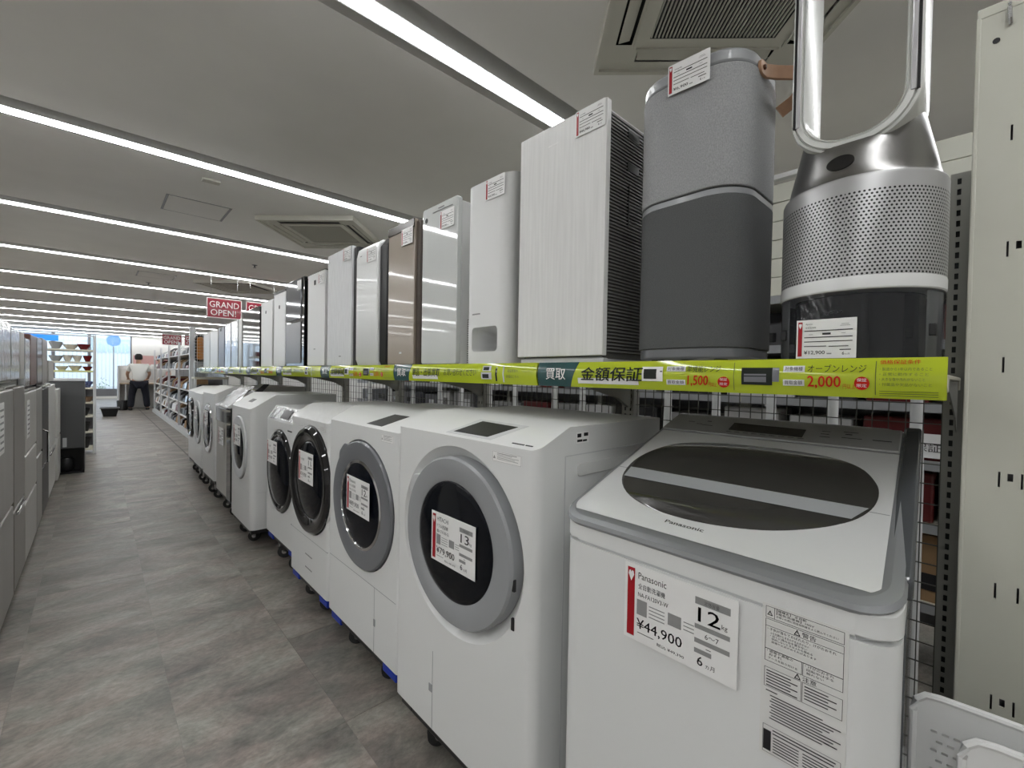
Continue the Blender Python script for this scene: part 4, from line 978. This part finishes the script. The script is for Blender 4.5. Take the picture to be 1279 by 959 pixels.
MB().frame((0, 7.38, 0), (1, 0, 0), (0, 0, 1), (0, 1, 0), rrect(.975, 1.125, 1.36, 1.74, .07, 8), -.04, .05).build('body', glossblack, t, bevel=.006)
MB().frame((0, 7.34, 0), (1, 0, 0), (0, 0, 1), (0, 1, 0), rrect(1.0, 1.085, 1.40, 1.71, .035, 8), -.012, .005).build('heating_panel', amber, t, bevel=.003)
MB().frame((0, 7.38, 0), (1, 0, 0), (0, 0, 1), (0, 1, 0), rrect(.975, 1.115, 1.1658, 1.37, .01, 3), -.05, .05).build('base', grey, t, bevel=.004)
# end post of the aisle
u = MB(); hol = []; zz = .15
while zz < 1.7: hol += [(-.012, -.004, zz, zz+.018), (.006, .014, zz, zz+.018)]; zz += .05
V, F = plate_holes(-.035, .035, 0, 1.86, hol); u.add([(.985+a, 7.55, b) for a, b in V], F); u.add([(.95, 7.55, 0), (.95, 7.62, 0), (.95, 7.62, 1.86), (.95, 7.55, 1.86)], [(0, 1, 2, 3)])
tag(u.build('shelf_post', lgrey, smooth=0, solid=.002, recalc=False), 'pale slotted metal post standing at the far end of the washer row', 'post')

# ------------------------------------------------------------------ near right: slotted white panel, chairs
X = 1.2; hol = []; z = 1.703
for zz in (1.703, 1.495, 1.286, 1.078, .874, .668, .46, .25):
    hol += [(.0185, .0215, zz-.014, zz+.014)]
    if zz in (1.495, 1.078, .668): hol += [(.030, .037, zz-.002, zz+.012)]
    hol += [(.046, .049, zz-.014, zz+.014)]
    for c in (.49, .52): hol += [(c, c+.003, zz-.014, zz+.014)]
V, F = plate_holes(-.026, .88, .12, 1.93, hol)
t = T('slotted_backboard', 'tall ivory steel panel with small bracket slots at the right edge', 'panel', (X, -.43, 0))
MB().add([(X, -a, b) for a, b in V], F).build('sheet', warm, t, smooth=0, solid=.002, recalc=False)
MB().box(X-.002, X+.03, -.882, .028, 1.926, 1.945).box(X-.002, X+.03, .022, .029, .12, 1.93).box(X-.002, X+.03, -.882, -.876, .12, 1.93).box(X, X+.03, -.88, .026, .08, .12).build('edge_flange', warm, t, bevel=.002)
MB().box(X+.028, X+.03, -.878, .024, .12, 1.93).build('back_sheet', dgrey, t, smooth=0)
MB().tube([(X-.003, -.012, 1.935), (X-.010, -.012, 1.925), (X-.010, -.013, 1.905), (X-.003, -.014, 1.898)], .003).build('hook', steel, t)
MB().lathe([(.005, 0), (.005, .0012)], (X-.001, .003, 1.877), NX, 12).build('hole_plug', ink, t)
for (fy) in (-.82, -.05): MB().box(X-.10, X+.06, fy-.02, fy+.02, 0, .08).build('foot', warm, t, bevel=.004)
def chair(xc, yf, label):
    t = T('folding_chair', label, 'chair', (xc, yf-.22, 0), 'white perforated chairs by the panel')
    W = .42; z0, z1 = .50, .768; hol = []
    r = 0
    for j in range(9):
        zz = z1-.05-.0145*j
        off = .006 if j % 2 else 0
        for i in range(5 if j > 0 else 3): hol.append((.020+.0125*i+off, .0275+.0125*i+off, zz-.0035, zz))
        for i in range(8): hol.append((.13+.0125*i+off, .1375+.0125*i+off, zz-.0035, zz))
    V, F = plate_holes(0, W, z0, z1, hol); r_ = .022; vs = []
    for a, b in V:     # round the upper corners, bow the back slightly
        aa = min(a, W-a)
        if aa < r_ and b > z1-r_: b = min(b, z1-r_+sqrt(max(0, r_*r_-(r_-aa)**2)))
        bow = .012*(1-((a-W/2)/(W/2))**2)
        vs.append((xc+bow-.010, yf-a, b-.035*0))
    MB().add(vs, F).build('backrest', whiteb, t, smooth=0, solid=.006, recalc=False)
    rim = [(xc-.010+.012*(1-((a-W/2)/(W/2))**2), yf-a, b) for a, b in [(0, z0), (0, z1-.03), (.004, z1-.012), (.014, z1-.002)]+[(.03+.036*i, z1) for i in range(11)]+[(W-.014, z1-.002), (W-.004, z1-.012), (W, z1-.03), (W, z0)]]
    MB().tube(rim, .0055).build('back_rim', whiteb, t)
    MB().box(xc+.018, xc+.036, yf-W+.03, yf-.03, .10, .47).build('seat', whiteb, t, bevel=.006)
    for s_ in (.015, W-.015):
        MB().tube([(xc-.004, yf-s_, .52), (xc-.006, yf-s_, .30), (xc-.012, yf-s_, .009)], .009).build('leg', lgrey, t)
        MB().tube([(xc+.012, yf-s_, .47), (xc+.016, yf-s_, .25), (xc+.022, yf-s_, .009)], .009).build('leg', lgrey, t)
chair(.95, .066, 'folded white plastic chair with slotted back, the rear of the two before the panel')
chair(.88, .010, 'folded white plastic chair with slotted back, the front one at the lower right corner')

# ------------------------------------------------------------------ beyond the mesh
g2 = T('rear_gondola', 'tall ivory gondola shelving across the next aisle, seen through the mesh', 'shelf', (2.8, 2.5, 0))
for k in range(7):
    a = -1.0+.95*k; b = a+.94
    for i in range(6 if k < 3 else 1):
        MB().box(2.62, 2.64, a, b, 1.70+.098*i, 1.70+.098*(i+1)-.004 if k < 3 else 2.29).build('back_panel', warm, g2, bevel=.002)
    MB().box(2.9, 2.92, a, b, .1, 1.69).build('back_panel', dgrey, g2, smooth=0)
    for zz in (.33, .66, .92, 1.16, 1.42, 1.67):
        MB().box(2.52, 2.90, a, b, zz-.025, zz).build('shelf_board', shelfc, g2, bevel=.002); MB().box(2.505, 2.52, a, b, zz-.03, zz+.01).build('price_rail', grey, g2, smooth=0)
    MB().box(2.585, 2.625, a-.02, a+.02, 0, 2.30).build('upright', upr, g2, smooth=0)
MB().box(2.60, 2.64, .22, .80, 2.305, 2.33).build('rail', whiteb, g2, bevel=.003)
rg = random.Random(3)
gm = [mat('goods %d' % i, c, .4) for i, c in enumerate([(.02, .02, .022), (.05, .05, .055), (.25, .25, .25), (.10, .012, .012), (.50, .50, .50), (.03, .03, .04), (.10, .10, .11)])]
GN = ['black', 'charcoal', 'mid grey', 'red', 'pale grey', 'blue black', 'dark grey']
for (zz, hmax) in ((.66, .22), (.92, .20), (1.16, .22), (1.42, .20), (.33, .28)):
    y = -.4
    while y < 5.4:
        w_ = rg.uniform(.16, .34); h_ = rg.uniform(.55, .95)*hmax; mm_ = rg.choice(gm)
        if zz == .33 and y < .5: mm_ = cart; h_ = .28; w_ = .36
        b = MB().box(2.56, 2.80, y, y+w_, zz+.0005, zz+h_)
        if mm_ is cart: l = 'brown cardboard carton on the low shelf behind the mesh'; gr = 'cartons behind the mesh'; nm = 'carton'
        else: l = '%s boxed appliance on the %s shelf beyond the wire mesh' % (GN[gm.index(mm_)], {.66: 'second lowest', .92: 'middle', 1.16: 'upper', 1.42: 'topmost', .33: 'lowest'}[zz]); gr = 'goods beyond the wire mesh'; nm = 'boxed_appliance'
        o = b.build(nm, mm_, bevel=.01 if mm_ is not cart else .002)
        tag(o, l, 'box', gr)
        if mm_ is cart: MB().box(2.557, 2.560, y+.06, y+w_-.06, zz+.05, zz+.12).build('print', ink, o, smooth=0)
        else: MB().box(2.557, 2.560, y+.04, y+w_*.6, zz+.03, zz+h_*.6).build('door_panel', rg.choice([glossblack, lgrey, steel]), o, smooth=0)
        y += w_+rg.uniform(.01, .08)
for i, (yy, xx) in enumerate([(1.29*1.33, 1.95), (1.164*1.3, 1.95), (.78*1.3, 1.95), (.61*1.3, 1.95), (.446*1.3, 1.95), (.291*1.3, 1.95), (.117*1.3, 1.95), (2.05, 1.95), (2.3, 1.95), (2.62, 1.95), (2.9, 1.95), (3.3, 1.95), (3.7, 1.95), (4.1, 1.95)]):
    t = T('fan_stand', 'white fan stand pole standing behind the wire mesh', 'stand', (xx, yy, 0), 'white stand poles behind the mesh')
    MB().lathe([(.075, 0), (.075, .01), (.03, .02), (.022, .03)], (xx, yy, 0), n=24).build('base', whiteb, t)
    MB().lathe([(.024, .03), (.022, .95), (.017, 1.12), (.017, 1.30)], (xx, yy, 0), n=16).build('pole', white, t)
tag(MB().box(2.2, 2.203, .10, .30, .94, 1.04).text('料金保証', (2.199, .29, .965), .035, w=.17).build('paper_notice', [paper], smooth=0), 'white paper notice with large dark Japanese letters beyond the mesh', 'notice')
o = bpy.data.objects['paper_notice']; o.location = (.33, 0, .0)
o.data.materials.append(ink)
for i, p_ in enumerate(o.data.polygons): p_.material_index = 0 if i < 6 else 1

# ------------------------------------------------------------------ fridges on the left
def fridge(label, y0, y1, z1, m_, zg, X=-.32, D=.55, handle=None, tagged=False, side=frW, name='fridge', z0=0.0):
    t = T(name, label, 'refrigerator', (X-D/2, (y0+y1)/2, z0))
    MB().box(X-D, X-.035, y0+.004, y1-.004, z0+.012, z1).build('body', side, t, bevel=.006)
    MB().box(X-D+.04, X-.08, y0+.04, y1-.04, z0, z0+.014).build('base', black, t, smooth=0)
    zs = [z0+.03]+zg+[z1-.002]
    for i in range(len(zs)-1):
        d = MB().box(X-.032, X, y0, y1, zs[i]+(.006 if i else 0), zs[i+1]-.006).build('door', m_, t, bevel=.008, seg=3)
        if handle == 'bar' and i == len(zs)-2:
            MB().tube([(X-.004, y0+.05, zs[i]+.03), (X+.03, y0+.05, zs[i]+.05), (X+.03, y0+.05, zs[i]+.30), (X-.004, y0+.05, zs[i]+.32)], .008).build('handle', chrome, d)
        elif handle == 'grip' and i < len(zs)-2:
            MB().box(X-.004, X+.012, y0+.06, y1-.1, zs[i+1]-.03, zs[i+1]-.012).build('handle', chrome, d, bevel=.003)
    if tagged:
        k = MB().box(X+.001, X+.0025, y0+.08, y0+.24, z1-.30, z1-.06).build('price_tag', paper, t, smooth=0); q = MB()
        for i in range(7): q.box(X+.0025, X+.003, y0+.11+.01*(i % 2), y0+.22, z1-.28+.03*i, z1-.27+.03*i)
        q.build('print', inkgrey, k, smooth=0)
    return t
fridge('grey fridge, nearest in the left row, with price card on its door', 2.95, 3.54, 1.145, frA, [.52], tagged=True)
fridge('dark taupe fridge, second in the left row', 3.56, 4.05, 1.150, mat('taupe fridge door', (.20, .185, .165), .3, metal=.3), [.47], handle='grip')
fridge('champagne grey three door fridge with price card in the left row', 4.07, 4.81, 1.10, frB, [.40, .70], tagged=True)
fridge('grey fridge with dark seam beside the black one', 4.83, 5.28, 1.10, frA, [.58])
fridge('black fridge with curved chrome handle in the left row', 5.30, 5.95, 1.085, mat('black fridge door', (.012, .012, .012), .35, spec=.3), [.42], handle='bar', side=black)
fridge('white fridge just past the black one', 5.97, 6.85, 1.09, frW, [.45], handle='grip')
fridge('white fridge, last in the left row', 6.87, 7.36, 1.03, frW, [.50], X=-.30)
for (a, b, h_, mm_, l, z_, sd) in ((2.95, 3.43, .335, foil, 'film wrapped silver mini fridge on top of the nearest grey fridge', 1.1515, frW), (3.46, 3.80, .32, foil, 'film wrapped mini fridge, second on top of the row', 1.1515, frW), (3.84, 4.03, .32, frB, 'narrow pale mini fridge, third on top of the row', 1.1515, frW),
                          (4.08, 4.36, .345, foil, 'film wrapped mini fridge beside the brown one', 1.1015, frW), (4.40, 4.81, .385, brown, 'reddish brown mini fridge on top of the row', 1.1015, brown), (4.86, 5.26, .39, dgrey, 'dark grey mini fridge beside the brown one', 1.1015, dgrey), (5.32, 5.80, .42, frA, 'taupe grey mini fridge on top of the black fridge', 1.0865, black), (5.98, 6.62, .24, frB, 'low beige mini fridge, last on top of the row', 1.0915, frA)):
    fridge(l, a, b, z_+h_, mm_, [], z0=z_, name='mini_fridge', side=sd)
# grey fridge seen from behind
t = T('mini_fridge', 'small fridge turned round, its dark grey steel back facing the camera', 'refrigerator', (-.34, 7.7, 0))
MB().box(-.58, -.098, 7.42, 7.9, .30, 1.10).build('body', frback, t, bevel=.006); MB().box(-.585, -.093, 7.41, 7.92, 1.10, 1.128).build('top_panel', lgrey, t, bevel=.004)
MB().box(-.58, -.098, 7.60, 7.9, .02, .30).box(-.58, -.56, 7.42, 7.6, .0, .30).box(-.118, -.098, 7.42, 7.6, 0, .30).box(-.58, -.098, 7.42, 7.9, 0.0, .02).build('base', black, t, smooth=0)
MB().lathe([(.06, 0), (.075, .03), (.075, .12), (.05, .16)], (-.26, 7.52, .022), n=20).build('compressor', black, t); MB().box(-.285, -.25, 7.417, 7.42, .32, .43).build('sticker', lgrey, t, smooth=0)

# ------------------------------------------------------------------ tableware shelf
t = T('tableware_shelf', 'ivory metal shelf of bowls and dishes beyond the fridges', 'shelf', (-.8, 9.2, 0))
SZ = [.08, .33, .56, .762, .975, 1.223, 1.353, 1.529]
for zz in SZ: MB().box(-1.55, -.03, 9.0, 9.40, zz-.025, zz).build('shelf_board', shelfc if zz != 1.223 else mat('pale yellow board', (.70, .72, .30), .45), t, bevel=.002)
for xx, y in ((-.03, 8.99), (-.03, 9.38), (-1.58, 8.99), (-1.58, 9.38)): MB().box(xx, xx+.035, y, y+.03, 0, 1.75).build('upright', lgrey, t, bevel=.002)
MB().box(-1.55, -.03, 9.40, 9.41, .05, .98).build('back_panel', dgrey, t, smooth=0); MB().box(-1.55, -.03, 9.0, 9.02, 1.72, 1.735).build('rail', lgrey, t, smooth=0)
cer = [mat('ivory ceramic', (.62, .58, .50), .2), mat('maroon lacquer', (.14, .01, .012), .2), mat('blue white ceramic', (.10, .13, .28), .15, noise=(60, .8, U)), mat('clear glassware', (.35, .37, .38), .1), mat('black iron', (.02, .02, .02), .4), mat('brown ware', (.16, .10, .06), .4)]
def bowl(x, y, z, r, h, mm_, lab, grp, nm='bowl'):
    o = MB().lathe([(.001, .004), (r*.45, 0), (r*.5, .006), (r*.9, h*.7), (r, h), (r*.97, h), (r*.85, h*.7), (r*.4, .012), (.001, .01)], (x, y, z), n=20).build(nm, mm_); tag(o, lab, 'bowl', grp)
rb = random.Random(5)
cols = {1.529: [(-.42, 3, .07, .10), (-.27, 0, .08, .07), (-.13, 1, .075, .08)], 1.353: [(-.42, 3, .07, .08), (-.30, 0, .05, .09), (-.20, 0, .05, .09), (-.09, 1, .05, .09)], 1.223: [(-.36, 0, .065, .06), (-.22, 0, .07, .07), (-.09, 1, .055, .06)],
        .975: [(-.36, 2, .07, .085), (-.22, 2, .065, .085), (-.09, 2, .06, .085)], .762: [(-.36, 5, .07, .05), (-.21, 4, .07, .09), (-.08, 5, .05, .07)], .56: [(-.12, 4, .06, .10), (-.24, 5, .05, .08)], .33: [(-.11, 4, .06, .12), (-.24, 4, .06, .10)], .08: [(-.11, 4, .06, .14), (-.24, 4, .05, .10)]}
nmz = {1.529: 'top board', 1.353: 'second board', 1.223: 'pale yellow board', .975: 'board with blue bowls', .762: 'board under the blue bowls', .56: 'third lowest board', .33: 'second lowest board', .08: 'lowest board'}
cn = ['ivory ceramic bowl', 'maroon lacquer bowl', 'blue and white patterned bowl', 'clear glass bowl', 'black pot', 'brown bowl']
for zz, L in cols.items():
    for j, (x, c, r_, h_) in enumerate(L):
        for row, yy in enumerate((9.09, 9.27)):
            bowl(x, yy, zz+.0008, r_, h_, cer[c], '%s on the %s of the tableware shelf' % (cn[c], nmz[zz]), 'tableware on the %s' % nmz[zz])
# basket on the floor
t = T('shopping_basket', 'black plastic shopping basket standing alone on the aisle floor', 'basket', (.27, 15.9, 0))
mb = MB(); lo = rrect(.14, .40, 15.80, 16.02, .03, 3); up = rrect(.09, .45, 15.74, 16.08, .04, 3); n = len(lo)
for zz, zt2, i_ in ((0, .215, 0), (.012, .215, .01)):
    f_ = lambda P, q: [(.27+(a-.27)*(1-q*3), 15.91+(b-15.91)*(1-q*3)) for a, b in P]
    L1, U1 = f_(lo, i_), f_(up, i_); mb.add([(a, b, zz) for a, b in L1]+[(a, b, zt2) for a, b in U1], [(i, (i+1) % n, n+(i+1) % n, n+i) for i in range(n)]+[tuple(range(n))])
mb.build('body', black, t); MB().frame((0, 0, 0), (1, 0, 0), (0, 1, 0), (0, 0, 1), rrect(.075, .465, 15.725, 16.095, .045, 3), .215, .235, cap=False).build('rim', dgrey, t, solid=.01)

# ------------------------------------------------------------------ far right shelving with shoes and small goods
t = T('far_shelf', 'far right goods shelf with white boards beyond the washers', 'shelf', (1.55, 13.3, 0))
bd = (.33, .60, .87, 1.29, 1.58)
for k in range(4):
    a = 10.0+1.8*k
    for zz in bd: MB().box(1.30, 1.80, a, a+1.78, zz-.02, zz).build('shelf_board', paper, t, smooth=0)
    MB().box(1.80, 1.82, a, a+1.78, .05, 1.8).build('back_panel', dgrey, t, smooth=0)
for y in (10.0, 11.8, 13.6, 15.4, 17.2): MB().box(1.28, 1.32, y-.02, y+.02, 0, 1.85).build('upright', lgrey, t, smooth=0)
MB().box(1.24, 1.82, 9.96, 17.2, 0, .08).build('base', lgrey, t, smooth=0)
rs = random.Random(9); gm2 = [black, glossblack, gm[3], lgrey, whiteb, dgrey, cart, gm[1]]
for zi, zz in enumerate((.08,)+bd):
    y = 10.1
    while y < 17.0:
        w_ = rs.uniform(.16, .36); h_ = rs.uniform(.10, .24); mm_ = rs.choice(gm2)
        if zi == 0: h_ = min(h_, .22)
        o = MB().frame((0, y, 0), (1, 0, 0), (0, 0, 1), (0, 1, 0), [(1.32, zz+.0008), (1.62, zz+.0008), (1.62, zz+h_), (1.45, zz+h_), (1.34, zz+h_*.6)], 0, w_).build('boxed_goods', mm_, bevel=.012)
        tag(o, '%s packed item on the %s board of the far right shelf' % (['black', 'glossy black', 'red', 'light grey', 'white', 'slate', 'brown', 'charcoal'][gm2.index(mm_)], ['lowest', 'second', 'third', 'fourth', 'fifth', 'top'][zi]), 'goods', 'goods on the far right shelf')
        y += w_+rs.uniform(.02, .12)
# black floor joint line
MB().box(.985, 1.0, 8.0, 19.5, -.001, .0012).build('trim_1', black, smooth=0, kind='structure')

# ------------------------------------------------------------------ signs
def sign(name, label, x0, x1, y, z0, z1, text=True):
    t = T(name, label, 'sign', ((x0+x1)/2, y, z0), 'maroon grand open signs')
    MB().box(x0, x1, y, y+.006, z0, z1).build('board', maroon, t, smooth=0)
    p = MB(); e = y-.001; w_ = x1-x0; h_ = z1-z0; ux = (1, 0, 0)
    for (a, b, c, d) in ((0, 0, 1, .04), (0, .96, 1, .04), (0, 0, .025, 1), (.975, 0, .025, 1)): p.quad((x0+a*w_, e, z0+b*h_), c*w_, d*h_, ux)
    p.text('GRAND', (x0+.08*w_, e, z0+.53*h_), .30*h_, ux, w=.84*w_); p.text('OPEN!', (x0+.11*w_, e, z0+.13*h_), .30*h_, ux, w=.72*w_)
    p.build('print', [mat('sign white', (.85, .78, .78), .3)], t, smooth=0, recalc=False)
    for xx in (x0+.06, x1-.06): MB().bar((xx, y+.003, z1), (xx, y+.003, ZC), .0015).build('wire', steel, t)
sign('hanging_sign', 'maroon GRAND OPEN sign hanging above the shelf, in full view', 1.253, 1.73, 8.3, 2.085, 2.40)
sign('hanging_sign', 'maroon sign hanging mostly behind the black glossy purifier', 1.79, 2.265, 8.3, 2.085, 2.40)
sign('hanging_sign', 'farther maroon sign hanging beyond the tall shelf post, the left of its pair', 1.40, 1.87, 16.4, 1.99, 2.30)
sign('hanging_sign', 'farther maroon sign hanging beyond the tall shelf post, the right of its pair', 1.93, 2.40, 16.4, 1.99, 2.30)

# ------------------------------------------------------------------ counter and people
t = T('checkout_counter', 'low white partitioned counter that the person leans over', 'counter', (1.0, 18.7, 0))
MB().box(.50, .54, 18.45, 19.2, 0, 1.36).box(1.50, 1.54, 18.45, 19.2, 0, 1.45).build('partition', lgrey, t, bevel=.004)
MB().box(.54, 1.50, 18.45, 19.2, .78, .82).build('top', mat('beige laminate', (.50, .40, .30), .4), t, bevel=.004)
MB().box(.54, 1.50, 19.15, 19.2, 0, 1.38).build('back_panel', wallm, t, smooth=0); MB().box(.66, .69, 18.2, 18.23, 0, .80).build('leg', lgrey, t, smooth=0)
MB().box(.60, .90, 19.14, 19.15, .9, 1.3).build('screen', paper, t, smooth=0); MB().box(1.1, 1.40, 19.14, 19.15, .92, 1.28).build('screen', lgrey, t, smooth=0)
tag(MB().box(.95, 1.9, 20.3, 20.34, .9, 1.75).build('notice_board', mat('pale pink board', (.70, .42, .40), .6), smooth=0), 'pale pink notice board behind the counter', 'board')
bpy.data.objects['notice_board'].location.z = 0
MB().box(.95, .99, 20.3, 20.34, 0, .9).box(1.86, 1.9, 20.3, 20.34, 0, .9).build('leg', lgrey, bpy.data.objects['notice_board'], smooth=0)
def skinned(name, joints, edges, mat_, parent, root=0, sub=2):
    me = bpy.data.meshes.new(name); org = parent_origin(parent)
    me.from_pydata([tuple(Vector(j[:3])-org) for j in joints], edges, []); me.materials.append(mat_)
    o = bpy.data.objects.new(name, me); COL.objects.link(o); o.parent = parent
    o.modifiers.new('skin', 'SKIN'); sv = me.skin_vertices[0].data
    for i, j in enumerate(joints): sv[i].radius = (j[3], j[4] if len(j) > 4 else j[3]); sv[i].use_root = (i == root)
    s_ = o.modifiers.new('sub', 'SUBSURF'); s_.levels = sub; s_.render_levels = sub
    for p_ in me.polygons: p_.use_smooth = True
    bpy.context.view_layer.update()
    dg = bpy.context.evaluated_depsgraph_get(); m2_ = bpy.data.meshes.new_from_object(o.evaluated_get(dg)); o.modifiers.clear(); o.data = m2_
    for p_ in m2_.polygons: p_.use_smooth = True
    return o
def person(px, py, label, hair=True):
    t = T('person', label, 'person', (px, py, 0)); X0, Y0_ = px, py
    J = []; E_ = []
    def a(x, y, z, r, link=None, r2=None):
        J.append((X0+x, Y0_+y, z, r, r2 or r)); i = len(J)-1
        if link is not None: E_.append((link, i))
        return i
    pel = a(0, 0, .93, .13); ab = a(0, .04, 1.08, .125, pel); ch = a(0, .10, 1.28, .14, ab); nk = a(0, .16, 1.45, .06, ch); hb = a(0, .20, 1.53, .07, nk); hd = a(0, .225, 1.62, .095, hb); ht = a(0, .22, 1.70, .07, hd)
    a(0, .315, 1.60, .018, hd)     # nose
    for s_ in (-1, 1):
        hip = a(s_*.11, .0, .86, .095, pel); kn = a(s_*.17, .04, .48, .065, hip); an = a(s_*.20, -.01, .09, .045, kn); a(s_*.215, .13, .045, .035, an)
        sh = a(s_*.20, .11, 1.38, .065, ch); el = a(s_*.27, .20, 1.12, .045, sh); wr = a(s_*.24, .42, .98, .03, el); pm = a(s_*.23, .50, .955, .032, wr)
        for f_ in range(4): k1 = a(s_*(.195+.024*f_), .56, .945, .010, pm); a(s_*(.19+.024*f_), .60-.008*abs(f_-1), .925, .009, k1)
        th = a(s_*.185, .52, .94, .011, pm); a(s_*.165, .55, .93, .010, th)
    skinned('body', J, E_, skin, t)
    J2 = []; E2 = []
    def b(x, y, z, r, link=None):
        J2.append((X0+x, Y0_+y, z, r, r)); i = len(J2)-1
        if link is not None: E2.append((link, i))
        return i
    p0 = b(0, 0.01, .84, .19); p1 = b(0, .04, 1.06, .17, p0); p2 = b(0, .10, 1.28, .175, p1); b(0, .145, 1.41, .09, p2)
    for s_ in (-1, 1): q = b(s_*.20, .11, 1.37, .09, p2); b(s_*.255, .17, 1.19, .075, q)
    skinned('shirt', J2, E2, shirtm, t)
    J2.clear(); E2.clear(); p0 = b(0, -.01, .88, .16)
    for s_ in (-1, 1): q = b(s_*.115, 0, .80, .125, p0); q2 = b(s_*.17, .03, .48, .095, q); b(s_*.20, -.01, .07, .085, q2)
    skinned('trousers', J2, E2, navy, t)
    hp = MB().lathe([(.001, .10), (.05, .094), (.085, .06), (.10, .01), (.098, -.05), (.085, -.085), (.06, -.095)], (X0, Y0_+.205, 1.655), n=24)
    hp.v = [(x_, y_ if y_ < Y0_+.27 else Y0_+.27, z_) for x_, y_, z_ in hp.v]; hp.build('hair', hairm, t)
    for s_ in (-1, 1): MB().frame((X0+s_*.205, Y0_+.06, 0), (1, 0, 0), (0, 1, 0), (0, 0, 1), rrect(-.05, .05, -.12, .14, .045, 5), 0, .075).build('shoe', black, t, bevel=.02)
    return t
person(.98, 17.98, 'person in white T-shirt and dark trousers leaning over the counter, seen from behind')
p2 = person(1.62, 19.75, 'person behind the counter partition, only dark hair showing'); p2.location.z = -.0
p2.location.y = 19.75; p2.rotation_euler.z = pi
tag(MB().lathe([(.11, 0), (.13, .02), (.14, .28), (.13, .30)], (.60, 18.15, 0), n=24).build('black_bin', black), 'black bin on the floor beside the person', 'bin')

# ------------------------------------------------------------------ outside
MB().box(-30, 30, YF+.15, YF+30, -.15, -.02).build('ground', mat('pale paving', (.45, .48, .50), .8), smooth=0, kind='structure')
b = T('white_building', 'pale building across the street seen through the shop front', 'building', (0, YF+9, -.02))
MB().box(-14, 12, YF+9, YF+12, -.02, 6).build('wall', outw, b, smooth=0)
MB().box(-.2, 2.2, YF+8.95, YF+9, 2.2, 3.0).build('window', mat('pale blue pane', (.40, .55, .68), .3), b, smooth=0)
fz = T('steel_fence', 'pale upright bar fence outside the shop front', 'fence', (0, YF+5, -.02))
for i in range(46): MB().box(-4+.15*i, -3.965+.15*i, YF+5, YF+5.03, -.02, 2.9).build('bar', lgrey, fz, smooth=0)
MB().box(-4.1, 3.0, YF+5.03, YF+5.06, 2.6, 2.66).box(-4.1, 3.0, YF+5.03, YF+5.06, .3, .36).build('rail', lgrey, fz, smooth=0)
sg = T('round_sign', 'round blue sign on a dark pole outside the window', 'sign', (.62, YF+3, -.02))
MB().bar((.62, YF+3, -.02), (.62, YF+3, 2.75), .03).build('pole', dgrey, sg); MB().lathe([(.27, 0), (.27, .02)], (.62, YF+2.96, 2.62), (0, -1, 0), 32).build('disc', bluesign, sg)
for (x, y, l) in ((.1, YF+2, 'small green shrub outside the window, left of the round sign pole'), (1.0, YF+2.2, 'small green shrub outside the window, right of the round sign pole')):
    sb = MB(); q = random.Random(int(x*10)+3)
    for i in range(120):
        c = Vector((x+q.gauss(0, .16), y+q.gauss(0, .12), .15+abs(q.gauss(.15, .2)))); d = Vector((q.uniform(-1, 1), q.uniform(-1, 1), q.uniform(-.3, 1))).normalized(); e_ = d.cross(Vector((q.uniform(-1, 1), q.uniform(-1, 1), 1))).normalized()
        sb.add([c, c+d*.05+e_*.02, c+d*.11, c+d*.05-e_*.02], [(0, 1, 2, 3)])
    tt = T('shrub', l, 'plant', (x, y, -.02)); sb.build('foliage', green, tt, smooth=0, kind='stuff'); MB().bar((x, y, -.02), (x, y, .4), .015).build('stem', brown, tt)
tag(MB().box(-2.3, -1.1, YF-.03, YF-.02, 2.35, 2.62).build('blue_banner', bluesign, smooth=0), 'blue strip banner on the far window above the fridges', 'banner')
